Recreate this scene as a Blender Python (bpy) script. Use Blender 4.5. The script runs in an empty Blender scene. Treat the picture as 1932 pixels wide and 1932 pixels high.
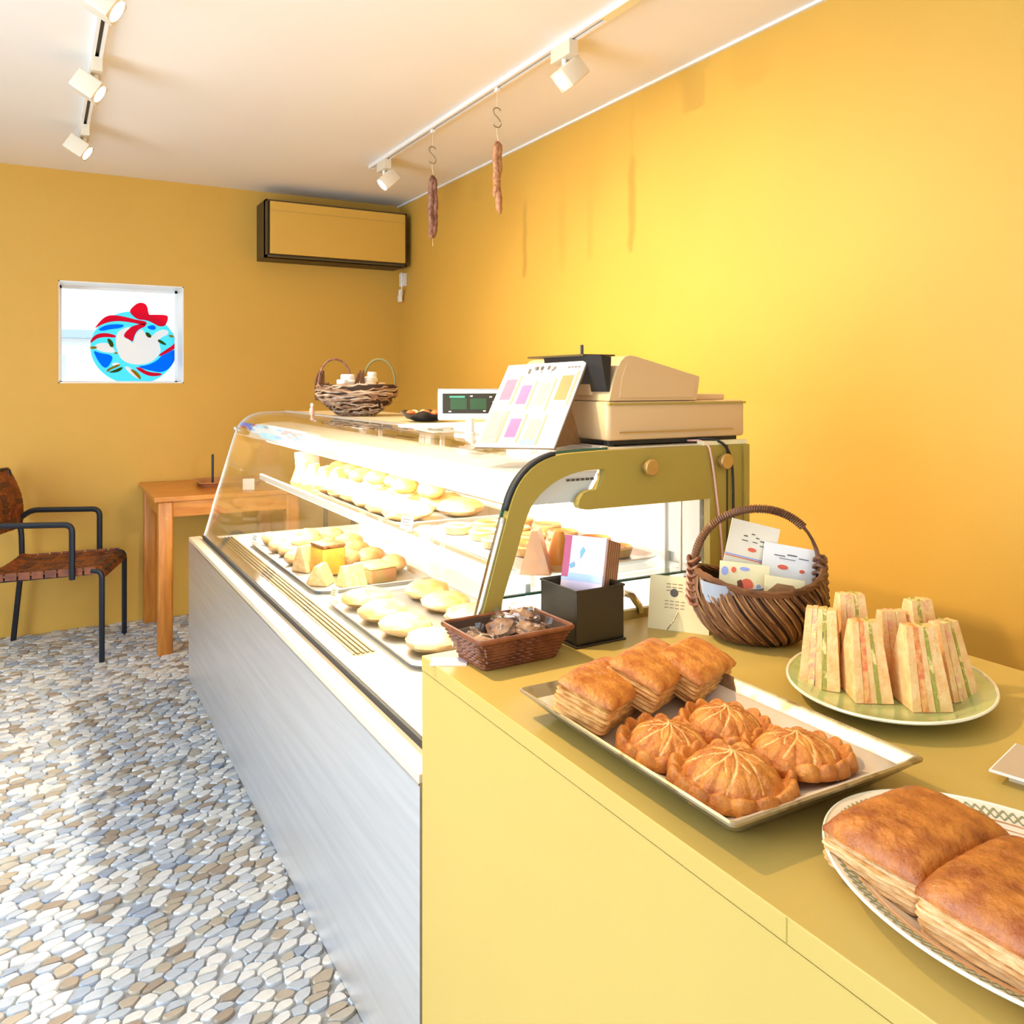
import bpy, math, random
from mathutils import Vector, Matrix, noise
random.seed(7)
PI = math.pi
S = bpy.context.scene
C = S.collection

# ------------------------------------------------------------------ camera
H_EYE = 1.28
cam = bpy.data.objects.new('camera', bpy.data.cameras.new('camera'))
C.objects.link(cam); S.camera = cam
YAW = math.atan(891 / 1578.0)
cam.location = (0, 0, H_EYE)
cam.rotation_euler = (PI / 2, 0, -YAW)
cam.data.sensor_width = 36.0
cam.data.lens = 1578 / 1932 * 36.0
cam.data.shift_y = -244 / 1932
cam.data.clip_start = 0.02

# ------------------------------------------------------------------ view, world, daylight
S.view_settings.view_transform = 'Standard'
S.view_settings.look = 'None'
S.view_settings.gamma = 1
S.view_settings.use_curve_mapping = False
S.view_settings.exposure = 0.4
try:
    S.cycles.use_denoising = True
    S.cycles.max_bounces = 7
    S.cycles.diffuse_bounces = 5
    S.cycles.glossy_bounces = 4
    S.cycles.use_adaptive_sampling = True
    S.cycles.adaptive_threshold = 0.04
    S.cycles.time_limit = 1000
    S.cycles.transparent_max_bounces = 24
    S.cycles.sample_clamp_indirect = 6
    S.cycles.caustics_reflective = False
    S.cycles.caustics_refractive = False
except Exception:
    pass
W = bpy.data.worlds.new('world'); S.world = W; W.use_nodes = True
bg = W.node_tree.nodes['Background']
bg.inputs[0].default_value = (0.80, 0.91, 1.0, 1)
bg.inputs[1].default_value = 2.2

def area(name, loc, rot, sx, sy, power, col, portal=False):
    l = bpy.data.lights.new(name, 'AREA'); l.shape = 'RECTANGLE'; l.size = sx; l.size_y = sy
    l.energy = power; l.color = col
    o = bpy.data.objects.new(name, l); C.objects.link(o); o.location = loc; o.rotation_euler = rot
    if portal: l.cycles.is_portal = True
    return o
# daylight through the shop front (left) and the glazed entrance (behind the camera)
area('daylight_shopfront', (-2.33, 1.6, 1.25), (0, -PI / 2, 0), 2.0, 1.9, 68, (0.68, 0.85, 1.0))
area('daylight_entrance', (-0.3, -1.73, 1.22), (PI / 2, 0, 0), 3.0, 2.1, 8, (0.72, 0.86, 1.0))
WARM = (1.0, 0.74, 0.42)
LAMP_W = 112

def lin(c):
    if isinstance(c, str):
        c = [int(c[i:i + 2], 16) / 255 for i in (0, 2, 4)]
        return tuple(((x + .055) / 1.055) ** 2.4 if x > .04045 else x / 12.92 for x in c)
    return tuple(c)

# ------------------------------------------------------------------ materials
def mat(name, col, rough=.5, metal=0, var=0, vscale=20, col2=None, bump=0, bscale=60, emit=0, spec=.5,
        stretch=None, coat=0, trans=0, vmin=.35, vmax=.65):
    m = bpy.data.materials.new(name); m.use_nodes = True
    nt = m.node_tree; n = nt.nodes; L = nt.links
    b = n['Principled BSDF']
    c = lin(col)
    b.inputs['Base Color'].default_value = (*c, 1)
    b.inputs['Roughness'].default_value = rough
    b.inputs['Metallic'].default_value = metal
    b.inputs['Specular IOR Level'].default_value = spec
    b.inputs['Coat Weight'].default_value = coat
    if emit:
        b.inputs['Emission Color'].default_value = (*c, 1); b.inputs['Emission Strength'].default_value = emit
    src = None
    if var or col2 or bump:
        tc = n.new('ShaderNodeTexCoord'); mp = n.new('ShaderNodeMapping')
        L.new(tc.outputs['Object'], mp.inputs[0])
        if stretch: mp.inputs['Scale'].default_value = stretch
        src = mp.outputs[0]
    if var or col2:
        nz = n.new('ShaderNodeTexNoise'); nz.inputs['Scale'].default_value = vscale
        nz.inputs['Detail'].default_value = 5
        L.new(src, nz.inputs['Vector'])
        cr = n.new('ShaderNodeValToRGB')
        cr.color_ramp.elements[0].position = vmin; cr.color_ramp.elements[1].position = vmax
        c2 = lin(col2) if col2 else tuple(x * (1 - var) for x in c)
        cr.color_ramp.elements[0].color = (*c2, 1); cr.color_ramp.elements[1].color = (*c, 1)
        L.new(nz.outputs['Fac'], cr.inputs[0]); L.new(cr.outputs[0], b.inputs['Base Color'])
    if bump:
        nz2 = n.new('ShaderNodeTexNoise'); nz2.inputs['Scale'].default_value = bscale
        nz2.inputs['Detail'].default_value = 6
        L.new(src, nz2.inputs['Vector'])
        bp = n.new('ShaderNodeBump'); bp.inputs['Strength'].default_value = bump
        bp.inputs['Distance'].default_value = .004
        L.new(nz2.outputs['Fac'], bp.inputs['Height']); L.new(bp.outputs[0], b.inputs['Normal'])
    return m

def glass(name, tint=(.97, .985, .98), refl=1.0, edge=None):
    m = bpy.data.materials.new(name); m.use_nodes = True
    nt = m.node_tree; n = nt.nodes; L = nt.links; n.clear()
    o = n.new('ShaderNodeOutputMaterial'); mx = n.new('ShaderNodeMixShader')
    t = n.new('ShaderNodeBsdfTransparent'); g = n.new('ShaderNodeBsdfGlossy'); f = n.new('ShaderNodeLayerWeight')
    t.inputs[0].default_value = (*tint, 1); g.inputs['Roughness'].default_value = 0.02
    g.inputs[0].default_value = (refl, refl, refl, 1)
    f.inputs['Blend'].default_value = .5
    pw = n.new('ShaderNodeMath'); pw.operation = 'POWER'; pw.inputs[1].default_value = 4.5
    ml = n.new('ShaderNodeMath'); ml.operation = 'MULTIPLY_ADD'; ml.inputs[1].default_value = .85; ml.inputs[2].default_value = .035
    L.new(f.outputs['Facing'], pw.inputs[0]); L.new(pw.outputs[0], ml.inputs[0])
    L.new(ml.outputs[0], mx.inputs[0]); L.new(t.outputs[0], mx.inputs[1]); L.new(g.outputs[0], mx.inputs[2])
    L.new(mx.outputs[0], o.inputs[0])
    return m

MUST = (0.64, 0.375, 0.060)
M_ = {}
M_['wall'] = mat('mustard_wall_paint', MUST, .55, var=.03, vscale=3, bump=.05, bscale=220)
M_['paint'] = mat('mustard_joinery_paint', (0.54, 0.38, 0.10), .38, spec=.3, bump=.03, bscale=150, var=.02, vscale=5)
M_['olive'] = mat('olive_case_panel', (0.40, 0.29, 0.055), .45)
M_['ceil'] = mat('ceiling_white', (0.90, 0.88, 0.84), .7, bump=.03, bscale=200)
M_['white'] = mat('white_plastic', (0.86, 0.85, 0.82), .35)
M_['whitem'] = mat('white_metal', (0.88, 0.88, 0.87), .3)
M_['steel'] = mat('brushed_steel', (0.90, 0.94, 1.0), .42, metal=1, var=.08, vscale=4, stretch=(1, .6, 14), bump=.035, bscale=30)
M_['chrome'] = mat('bright_chrome', (0.75, 0.76, 0.78), .15, metal=1)
M_['alu'] = mat('aluminium', (0.72, 0.73, 0.75), .35, metal=.9)
M_['brass'] = mat('aged_brass', (0.62, 0.42, 0.16), .35, metal=.8)
M_['black'] = mat('black_plastic', (0.012, 0.012, 0.014), .4)
M_['gasket'] = mat('black_rubber', (0.02, 0.02, 0.022), .6)
M_['darkbrown'] = mat('dark_brown_edge', (0.075, 0.05, 0.012), .6)
M_['leatherbox'] = mat('black_brown_leatherette', (0.035, 0.026, 0.015), .42, bump=.1, bscale=200)
M_['frame'] = mat('blue_black_steel', (0.012, 0.016, 0.026), .35, metal=.2)
M_['leather'] = mat('brown_leather', (0.27, 0.065, 0.012), .5, col2=(0.13, 0.028, 0.007), vscale=25, bump=.2, bscale=120)
M_['leatherd'] = mat('dark_brown_leather', (0.10, 0.028, 0.012), .55, bump=.2, bscale=120)
M_['wood'] = mat('orange_beech', (0.60, 0.23, 0.035), .38, col2=(0.47, 0.15, 0.02), vscale=9, stretch=(6, 6, .7), coat=.15)
M_['woodt'] = mat('orange_beech_top', (0.60, 0.23, 0.035), .35, col2=(0.47, 0.15, 0.02), vscale=9, stretch=(.7, 6, 6), coat=.2)
M_['palewood'] = mat('pale_laminate_strip', (0.72, 0.60, 0.44), .25)
M_['traywood'] = mat('reddish_wood_tray', (0.50, 0.22, 0.09), .4, var=.3, vscale=12)
M_['wick'] = mat('dark_willow', (0.21, 0.085, 0.03), .5, col2=(0.09, 0.032, 0.012), vscale=18, bump=.3, bscale=80)
M_['wick2'] = mat('golden_willow', (0.40, 0.21, 0.07), .5, col2=(0.22, 0.09, 0.03), vscale=18, bump=.3, bscale=80)
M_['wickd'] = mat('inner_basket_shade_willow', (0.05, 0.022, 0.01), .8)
M_['rattan'] = mat('red_brown_rattan', (0.24, 0.075, 0.025), .42, col2=(0.13, 0.035, 0.012), vscale=30)
M_['twig'] = mat('grey_brown_twigs', (0.36, 0.21, 0.12), .7, col2=(0.16, 0.075, 0.04), vscale=22)
M_['twigp'] = mat('pale_twigs', (0.55, 0.45, 0.35), .7, col2=(0.33, 0.2, 0.12), vscale=22)
M_['twigg'] = mat('green_bound_handle', (0.16, 0.15, 0.05), .6)
M_['trayedge'] = mat('worn_baking_tin', (0.50, 0.42, 0.27), .3, metal=.85, col2=(0.24, 0.17, 0.09), vscale=38, vmin=.30, vmax=.50)
M_['parch'] = mat('baking_parchment', (0.72, 0.58, 0.44), .55, bump=.3, bscale=25, var=.12, vscale=10)
M_['crust'] = mat('golden_crust', (0.74, 0.29, 0.05), .42, col2=(0.46, 0.125, 0.015), vscale=42, bump=.9, bscale=160, coat=.12)
M_['crustdk'] = mat('deep_brown_crust', (0.60, 0.20, 0.03), .40, col2=(0.33, 0.075, 0.01), vscale=38, bump=.9, bscale=160, coat=.15)
M_['flake'] = mat('pale_flaky_layers', (0.78, 0.42, 0.13), .55, col2=(0.52, 0.21, 0.045), vscale=60, stretch=(1, 1, 4), bump=.6, bscale=150)
M_['flakep'] = mat('cream_flaky_layers', (0.84, 0.56, 0.28), .55, col2=(0.64, 0.32, 0.10), vscale=60, stretch=(1, 1, 4), bump=.6, bscale=150)
M_['score'] = mat('pale_score_line', (0.84, 0.46, 0.16), .5, bump=.3, bscale=140)
M_['bread'] = mat('white_bread', (0.86, 0.58, 0.26), .7, col2=(0.80, 0.42, 0.15), vscale=50, bump=.6, bscale=180)
M_['crustb'] = mat('thin_bread_crust', (0.62, 0.30, 0.11), .6)
M_['ham'] = mat('ham_and_egg_filling', (0.82, 0.36, 0.22), .5, col2=(0.86, 0.66, 0.25), vscale=110, bump=.8, bscale=200)
M_['lettuce'] = mat('lettuce_filling', (0.36, 0.32, 0.045), .5, col2=(0.80, 0.62, 0.22), vscale=90, bump=.8, bscale=200, vmin=.42, vmax=.52)
M_['tomato'] = mat('tomato_filling', (0.72, 0.14, 0.035), .4, col2=(0.80, 0.42, 0.12), vscale=90, bump=.6, bscale=150)
M_['plateg'] = mat('sage_green_glaze', (0.50, 0.56, 0.24), .2, col2=(0.38, 0.46, 0.17), vscale=26, coat=.5)
M_['platew'] = mat('cream_china', (0.86, 0.76, 0.62), .2, coat=.4)
M_['rimw'] = mat('cream_glazed_rim', (0.85, 0.82, 0.66), .18, coat=.4)
M_['leafp'] = mat('green_brown_plate_print', (0.30, 0.30, 0.14), .35)
M_['leafg'] = mat('green_leaf_print', (0.33, 0.42, 0.12), .3)
M_['paper'] = mat('white_paper', (0.84, 0.83, 0.82), .6)
M_['lampw'] = mat('cream_lamp_plastic', (0.74, 0.66, 0.52), .4)
M_['board'] = mat('menu_board_white', (0.60, 0.59, 0.58), .6)
M_['paperc'] = mat('cream_card', (0.84, 0.76, 0.60), .6)
M_['papery'] = mat('pale_yellow_card', (0.86, 0.76, 0.45), .55)
M_['grey'] = mat('grey_blue_sleeve', (0.33, 0.37, 0.44), .4)
M_['ink'] = mat('dark_ink', (0.10, 0.08, 0.07), .6)
M_['inkb'] = mat('brown_ink', (0.16, 0.045, 0.02), .6)
M_['red'] = mat('red_ink', (0.75, 0.12, 0.05), .5)
M_['blue'] = mat('lavender_blue_ink', (0.32, 0.36, 0.75), .5)
M_['pinkp'] = mat('pastel_pink_print', (0.52, 0.085, 0.20), .5, var=.15, vscale=30)
M_['magp'] = mat('mauve_pink_print', (0.52, 0.07, 0.26), .5, var=.15, vscale=30)
M_['palep'] = mat('pale_pink_print', (0.58, 0.27, 0.24), .5, var=.08, vscale=30)
M_['orgp'] = mat('orange_print', (0.62, 0.15, 0.025), .5, var=.15, vscale=30)
M_['cyanp'] = mat('pale_cyan_print', (0.15, 0.42, 0.48), .5)
M_['olivp'] = mat('olive_print_bar', (0.30, 0.22, 0.11), .5)
M_['lilac'] = mat('lilac_pastel_picture', (0.72, 0.62, 0.84), .5, col2=(0.86, 0.66, 0.74), vscale=14)
M_['lblue'] = mat('light_blue_print', (0.45, 0.58, 0.85), .5)
M_['teal'] = mat('teal_print', (0.18, 0.45, 0.60), .5)
M_['kraft'] = mat('kraft_board_edges', (0.30, 0.14, 0.05), .7, var=.4, vscale=60, stretch=(30, 1, 1))
M_['rosep'] = mat('rose_paper', (0.80, 0.45, 0.38), .6)
M_['regbeige'] = mat('warm_beige_plastic', (0.70, 0.46, 0.23), .42)
M_['lcd'] = mat('green_lcd_digits', (0.035, 0.09, 0.03), .3)
M_['lcdbar'] = mat('mint_display_bar', (0.10, 0.40, 0.28), .3)
M_['screen'] = mat('dark_display_window', (0.04, 0.03, 0.015), .2)
M_['saus'] = mat('dark_cured_sausage', (0.13, 0.045, 0.03), .5, col2=(0.27, 0.13, 0.09), vscale=60, bump=1, bscale=120)
M_['saus2'] = mat('brown_cured_sausage', (0.26, 0.10, 0.04), .5, col2=(0.42, 0.22, 0.11), vscale=60, bump=1, bscale=120)
M_['string'] = mat('pale_string', (0.75, 0.62, 0.40), .8)
M_['hook'] = mat('dull_steel_hook', (0.30, 0.24, 0.15), .4, metal=.7)
M_['cookie'] = mat('dark_cookie', (0.19, 0.075, 0.03), .6, col2=(0.40, 0.24, 0.14), vscale=45, bump=1, bscale=90)
M_['cookie2'] = mat('oat_cookie', (0.62, 0.40, 0.24), .6, col2=(0.46, 0.24, 0.11), vscale=45, bump=1, bscale=90)
M_['cake'] = mat('orange_cake', (0.85, 0.45, 0.05), .5, var=.3, vscale=15, bump=.4, bscale=80)
M_['brownie'] = mat('brown_packet', (0.35, 0.12, 0.05), .4, col2=(0.24, 0.20, 0.06), vscale=20)
M_['creamcake'] = mat('pale_baked_bread', (0.84, 0.56, 0.26), .5, col2=(0.66, 0.27, 0.07), vscale=16, bump=.5, bscale=60)
M_['bun'] = mat('glazed_bun', (0.84, 0.50, 0.18), .35, col2=(0.70, 0.30, 0.07), vscale=14, bump=.3, bscale=60)
M_['apri'] = mat('apricot_packet', (0.85, 0.42, 0.22), .4)
M_['orange'] = mat('bright_orange_packet', (0.86, 0.34, 0.05), .35)
M_['jam'] = mat('red_jam', (0.72, 0.08, 0.03), .2)
M_['pinkbox'] = mat('pink_packet', (0.80, 0.34, 0.30), .45, var=.25, vscale=30)
M_['sheet'] = mat('white_case_liner', (0.84, 0.80, 0.72), .35)
M_['candyb'] = mat('black_scalloped_dish', (0.015, 0.013, 0.02), .3)
M_['groove'] = mat('grill_brown', (0.17, 0.12, 0.06), .5)
M_['groovel'] = mat('grill_light', (0.40, 0.31, 0.17), .4)
M_['grout'] = mat('grey_blue_grout', (0.40, 0.43, 0.48), .8, var=.3, vscale=40, bump=.3, bscale=120)
M_['emit'] = mat('lamp_lens_glow', (1.0, 0.86, 0.62), .5, emit=14)
M_['tube'] = mat('case_lamp_tube', (1.0, 0.95, 0.86), .5, emit=6)
M_['glass'] = glass('clear_case_glass')
M_['glassw'] = glass('window_glass', (.98, .99, .99))
M_['gedge'] = mat('green_glass_edge', (0.04, 0.12, 0.09), .2)
M_['gedgel'] = mat('pale_glass_edge', (0.62, 0.70, 0.74), .15)
M_['cello'] = glass('cellophane', (.93, .93, .95), 1.6)
def stain(name, col, k=.85):
    m = bpy.data.materials.new(name); m.use_nodes = True
    nt = m.node_tree; n = nt.nodes; L = nt.links; n.clear()
    o = n.new('ShaderNodeOutputMaterial'); mx = n.new('ShaderNodeMixShader')
    t = n.new('ShaderNodeBsdfTranslucent'); d = n.new('ShaderNodeBsdfDiffuse')
    t.inputs[0].default_value = (*lin(col), 1); d.inputs[0].default_value = (*lin(col), 1)
    mx.inputs[0].default_value = k
    L.new(d.outputs[0], mx.inputs[1]); L.new(t.outputs[0], mx.inputs[2]); L.new(mx.outputs[0], o.inputs[0])
    return m
M_['sblue'] = stain('sticker_blue', (0.01, 0.42, 0.95)); M_['scyan'] = stain('sticker_cyan', (0.25, 0.80, 0.95))
M_['sred'] = stain('sticker_red', (0.90, 0.012, 0.045), .35); M_['swhite'] = stain('sticker_white', (0.92, 0.92, 0.92), .1)
M_['syel'] = stain('sticker_amber', (0.85, 0.45, 0.02)); M_['sgreen'] = stain('sticker_moss_green', (0.22, 0.25, 0.03))
STONE = [mat('stone_' + n, c, .5, var=.12, vscale=30, bump=.25, bscale=80) for n, c in (
    ('chalk', (0.72, 0.71, 0.69)), ('pearl', (0.72, 0.72, 0.73)), ('light_grey', (0.54, 0.57, 0.62)), ('mist', (0.47, 0.51, 0.58)),
    ('slate', (0.33, 0.38, 0.48)), ('sand', (0.45, 0.38, 0.30)), ('taupe', (0.35, 0.28, 0.22)), ('greige', (0.47, 0.43, 0.37)))]

# ------------------------------------------------------------------ mesh builder
class MB:
    def __init__(s): s.v = []; s.f = []; s.m = []; s.cm = 0
    def add(s, vs, fs):
        k = len(s.v); s.v += [Vector(a) for a in vs]
        for f in fs: s.f.append([i + k for i in f]); s.m.append(s.cm)
        return s
    def xf(s, M, k0=0):
        for i in range(k0, len(s.v)): s.v[i] = M @ s.v[i]
        return s
    def box(s, x0, x1, y0, y1, z0, z1, M=None):
        vs = [Vector(p) for p in ((x0, y0, z0), (x1, y0, z0), (x1, y1, z0), (x0, y1, z0), (x0, y0, z1), (x1, y0, z1), (x1, y1, z1), (x0, y1, z1))]
        if M: vs = [M @ v for v in vs]
        return s.add(vs, [(0, 3, 2, 1), (4, 5, 6, 7), (0, 1, 5, 4), (1, 2, 6, 5), (2, 3, 7, 6), (3, 0, 4, 7)])
    def rbox(s, cx, cy, cz, sx, sy, sz, r=.01, n=4, M=None):
        """box with rounded plan corners and softened top and bottom edges"""
        r = min(r, sx / 2 * .99, sy / 2 * .99)
        e = min(r * .6, sz * .35)
        rings = []
        for (ins, z) in ((e, -sz / 2), (e * .3, -sz / 2 + e * .3), (0, -sz / 2 + e), (0, sz / 2 - e), (e * .3, sz / 2 - e * .3), (e, sz / 2)):
            ring = []
            for q, (ux, uy) in enumerate(((1, 1), (-1, 1), (-1, -1), (1, -1))):
                for j in range(n + 1):
                    a = PI / 2 * (q + j / n)
                    ring.append(Vector((cx + ux * (sx / 2 - r) + (r - ins) * math.cos(a), cy + uy * (sy / 2 - r) + (r - ins) * math.sin(a), cz + z)))
            rings.append(ring)
        return s.loft(rings, cap=True, M=M)
    def loft(s, rings, cap=True, closed=True, M=None):
        n = len(rings[0]); vs = [v for r in rings for v in r]
        if M: vs = [M @ Vector(v) for v in vs]
        fs = []
        for i in range(len(rings) - 1):
            for j in range(n if closed else n - 1):
                a = i * n + j; b = i * n + (j + 1) % n
                fs.append((a, b, b + n, a + n))
        if cap and closed:
            fs.append(tuple(range(n - 1, -1, -1))); fs.append(tuple((len(rings) - 1) * n + j for j in range(n)))
        return s.add(vs, fs)
    def prism(s, poly, axis, a0, a1, M=None):
        """poly of 2-D points, extruded along an axis ('x': poly is (y,z); 'y': (x,z); 'z': (x,y))"""
        def P(p, a):
            return {'x': (a, p[0], p[1]), 'y': (p[0], a, p[1]), 'z': (p[0], p[1], a)}[axis]
        n = len(poly)
        vs = [Vector(P(p, a0)) for p in poly] + [Vector(P(p, a1)) for p in poly]
        if M: vs = [M @ v for v in vs]
        fs = [tuple(range(n)), tuple(range(2 * n - 1, n - 1, -1))] + [(j, j + n, (j + 1) % n + n, (j + 1) % n) for j in range(n)]
        return s.add(vs, fs)
    def tube(s, path, r, n=8, closed=False, M=None, rs=None):
        path = [Vector(p) for p in path]; k = len(path); rings = []; prev = None
        for i, p in enumerate(path):
            a = path[(i - 1) % k] if (closed or i > 0) else p
            b = path[(i + 1) % k] if (closed or i < k - 1) else p
            t = (b - a).normalized() if (b - a).length > 1e-9 else Vector((0, 0, 1))
            if prev is None:
                u = t.orthogonal().normalized()
            else:
                u = (prev - t * prev.dot(t))
                u = u.normalized() if u.length > 1e-6 else t.orthogonal().normalized()
            prev = u; w = t.cross(u)
            rr = rs[i] if rs else r
            rings.append([p + (u * math.cos(2 * PI * j / n) + w * math.sin(2 * PI * j / n)) * rr for j in range(n)])
        if closed:
            vs = [v for q in rings for v in q]
            if M: vs = [M @ v for v in vs]
            fs = []
            for i in range(k):
                # match twist of the closing ring
                off = 0
                if i == k - 1:
                    d = [(rings[0][o] - rings[-1][0]).length for o in range(n)]; off = d.index(min(d))
                for j in range(n):
                    a0 = i * n + j; a1 = i * n + (j + 1) % n; ni = (i + 1) % k
                    fs.append((a0, a1, ni * n + (j + 1 + off) % n, ni * n + (j + off) % n))
            return s.add(vs, fs)
        return s.loft(rings, cap=True, M=M)
    def lathe(s, prof, n=32, cx=0, cy=0, sx=1, sy=1, M=None, cap=False):
        rings = [[Vector((cx + r * sx * math.cos(2 * PI * j / n), cy + r * sy * math.sin(2 * PI * j / n), z)) for j in range(n)] for r, z in prof]
        return s.loft(rings, cap=cap, M=M)
    def ball(s, c, rx, ry, rz, n=14, k=9, M=None, jit=0, seed=0):
        rings = []
        for i in range(k + 1):
            a = -PI / 2 + PI * i / k; ca = max(math.cos(a), .02)
            ring = []
            for j in range(n):
                b = 2 * PI * j / n
                d = Vector((ca * math.cos(b), ca * math.sin(b), math.sin(a)))
                q = 1 + (jit * noise.noise(d * 2.3 + Vector((seed, 0, 0))) if jit else 0)
                ring.append(Vector((c[0] + rx * d.x * q, c[1] + ry * d.y * q, c[2] + rz * d.z * q)))
            rings.append(ring)
        return s.loft(rings, cap=True, M=M)
    def build(s, name, mats, parent=None, smooth=False, off=None, bevel=0, kind=None, auto=None):
        me = bpy.data.meshes.new(name)
        vs = [v - Vector(off) for v in s.v] if off is not None else s.v
        me.from_pydata([tuple(v) for v in vs], [], s.f); me.update()
        if not isinstance(mats, (list, tuple)): mats = [mats]
        for m in mats: me.materials.append(M_[m] if isinstance(m, str) else m)
        if len(mats) > 1: me.polygons.foreach_set('material_index', s.m)
        if smooth:
            me.polygons.foreach_set('use_smooth', [True] * len(me.polygons))
            if smooth != 'all':
                try: me.set_sharp_from_angle(angle=math.radians(38 if smooth is True else smooth))
                except Exception: pass
        o = bpy.data.objects.new(name, me); C.objects.link(o)
        if parent: o.parent = parent
        if kind: o['kind'] = kind
        if bevel:
            b = o.modifiers.new('bevel', 'BEVEL'); b.width = bevel; b.segments = 2; b.limit_method = 'ANGLE'; b.angle_limit = math.radians(40)
            b.harden_normals = False
        return o

def root(name, label, cat, loc=(0, 0, 0), rz=0, group=None, rot=None):
    o = bpy.data.objects.new(name, None); C.objects.link(o); o.empty_display_size = .05
    o.location = loc; o.rotation_euler = rot if rot else (0, 0, rz)
    o['label'] = label; o['category'] = cat
    if group: o['group'] = group
    return o
def tag(o, label, cat, group=None):
    o['label'] = label; o['category'] = cat
    if group: o['group'] = group
    return o
def dup(r, loc=None, rz=None, label=None, rot=None, group=None, mats=None):
    c = r.copy(); C.objects.link(c)
    if loc is not None: c.location = loc
    if rz is not None: c.rotation_euler = (0, 0, rz)
    if rot is not None: c.rotation_euler = rot
    if label: c['label'] = label
    if group: c['group'] = group
    for ch in list(r.children):
        d = ch.copy(); C.objects.link(d); d.parent = c
        for g in list(ch.children):
            e = g.copy(); C.objects.link(e); e.parent = d
    return c
def struct(o): o['kind'] = 'structure'; return o
def T(x, y, z): return Matrix.Translation((x, y, z))
def RX(a): return Matrix.Rotation(a, 4, 'X')
def RY(a): return Matrix.Rotation(a, 4, 'Y')
def RZ(a): return Matrix.Rotation(a, 4, 'Z')

# ------------------------------------------------------------------ the room
XR, YB, ZC = 1.953, 4.895, 2.378        # right wall, back wall, ceiling
XL, YF = -2.35, -1.75
WX0, WX1, WZ0, WZ1 = 0.083, 0.690, 1.277, 1.808   # small window in the back wall
b = MB()
b.box(XL, WX0, YB, YB + .2, 0, ZC); b.box(WX1, XR, YB, YB + .2, 0, ZC)
b.box(WX0, WX1, YB, YB + .2, 0, WZ0); b.box(WX0, WX1, YB, YB + .2, WZ1, ZC)
struct(b.build('wall_back', 'wall'))
struct(MB().box(XR, XR + .15, YF, YB + .2, 0, ZC).build('wall_right', 'wall'))
b = MB()
b.box(XL - .15, XL, YF, -1.0, 0, ZC); b.box(XL - .15, XL, 2.9, YB + .2, 0, ZC); b.box(XL - .15, XL, -1.0, 2.9, 0, .12); b.box(XL - .15, XL, -1.0, 2.9, 2.28, ZC)
struct(b.build('wall_left', 'wall'))
b = MB()
b.box(XL, -1.8, YF - .15, YF, 0, ZC); b.box(1.2, XR, YF - .15, YF, 0, ZC); b.box(-1.8, 1.2, YF - .15, YF, 2.28, ZC)
struct(b.build('wall_front', 'wall'))
struct(MB().box(XL - .15, XR + .15, YF - .15, YB + .2, ZC, ZC + .12).build('ceiling', 'ceil'))
struct(MB().box(XR - .012, XR, YF, YB, ZC - .009, ZC).build('trim_1', 'whitem'))
# small window: reveal, frame, pane
w1 = bpy.data.objects.new('window_1', None); C.objects.link(w1); w1.location = (.3865, YB + .1, WZ0); struct(w1)
b = MB(); e = .006
b.box(WX0, WX0 + e, YB + .004, YB + .2, WZ0, WZ1); b.box(WX1 - e, WX1, YB + .004, YB + .2, WZ0, WZ1)
b.box(WX0, WX1, YB + .004, YB + .2, WZ1 - e, WZ1); b.box(WX0, WX1, YB + .004, YB + .2, WZ0, WZ0 + e)
b.build('window_reveal', 'white', w1, off=w1.location)
b = MB(); e = .02
for x0, x1, z0, z1 in ((WX0, WX0 + e, WZ0, WZ1), (WX1 - e, WX1, WZ0, WZ1), (WX0, WX1, WZ1 - e, WZ1), (WX0, WX1, WZ0, WZ0 + .012)):
    b.box(x0, x1, YB + .20, YB + .235, z0, z1)
b.build('window_frame', 'whitem', w1, off=w1.location)
MB().box(WX0 + .01, WX1 - .01, YB + .214, YB + .219, WZ0, WZ1).build('window_pane', 'glassw', w1, off=w1.location)
# shop front windows, outside the frame, that let the daylight in
for nm, box, mull in (('window_2', (XL - .1, XL - .06, -1.0, 2.9, .12, 2.28), 'y'), ('window_3', (-1.8, 1.2, YF - .1, YF - .06, 0, 2.28), 'x')):
    x0, x1, y0, y1, z0, z1 = box
    wr = bpy.data.objects.new(nm, None); C.objects.link(wr); wr.location = ((x0 + x1) / 2, (y0 + y1) / 2, z0); struct(wr)
    b = MB()
    if mull == 'y':
        for k in range(4):
            y = y0 + (y1 - y0 - .05) * k / 3; b.box(x0, x1, y, y + .05, z0, z1)
        b.box(x0, x1, y0, y1, z0, z0 + .05); b.box(x0, x1, y0, y1, z1 - .05, z1)
    else:
        for k in range(4):
            x = x0 + (x1 - x0 - .05) * k / 3; b.box(x, x + .05, y0, y1, z0, z1)
        b.box(x0, x1, y0, y1, z1 - .05, z1)
    b.build('window_frame', 'alu', wr, off=wr.location)

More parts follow.
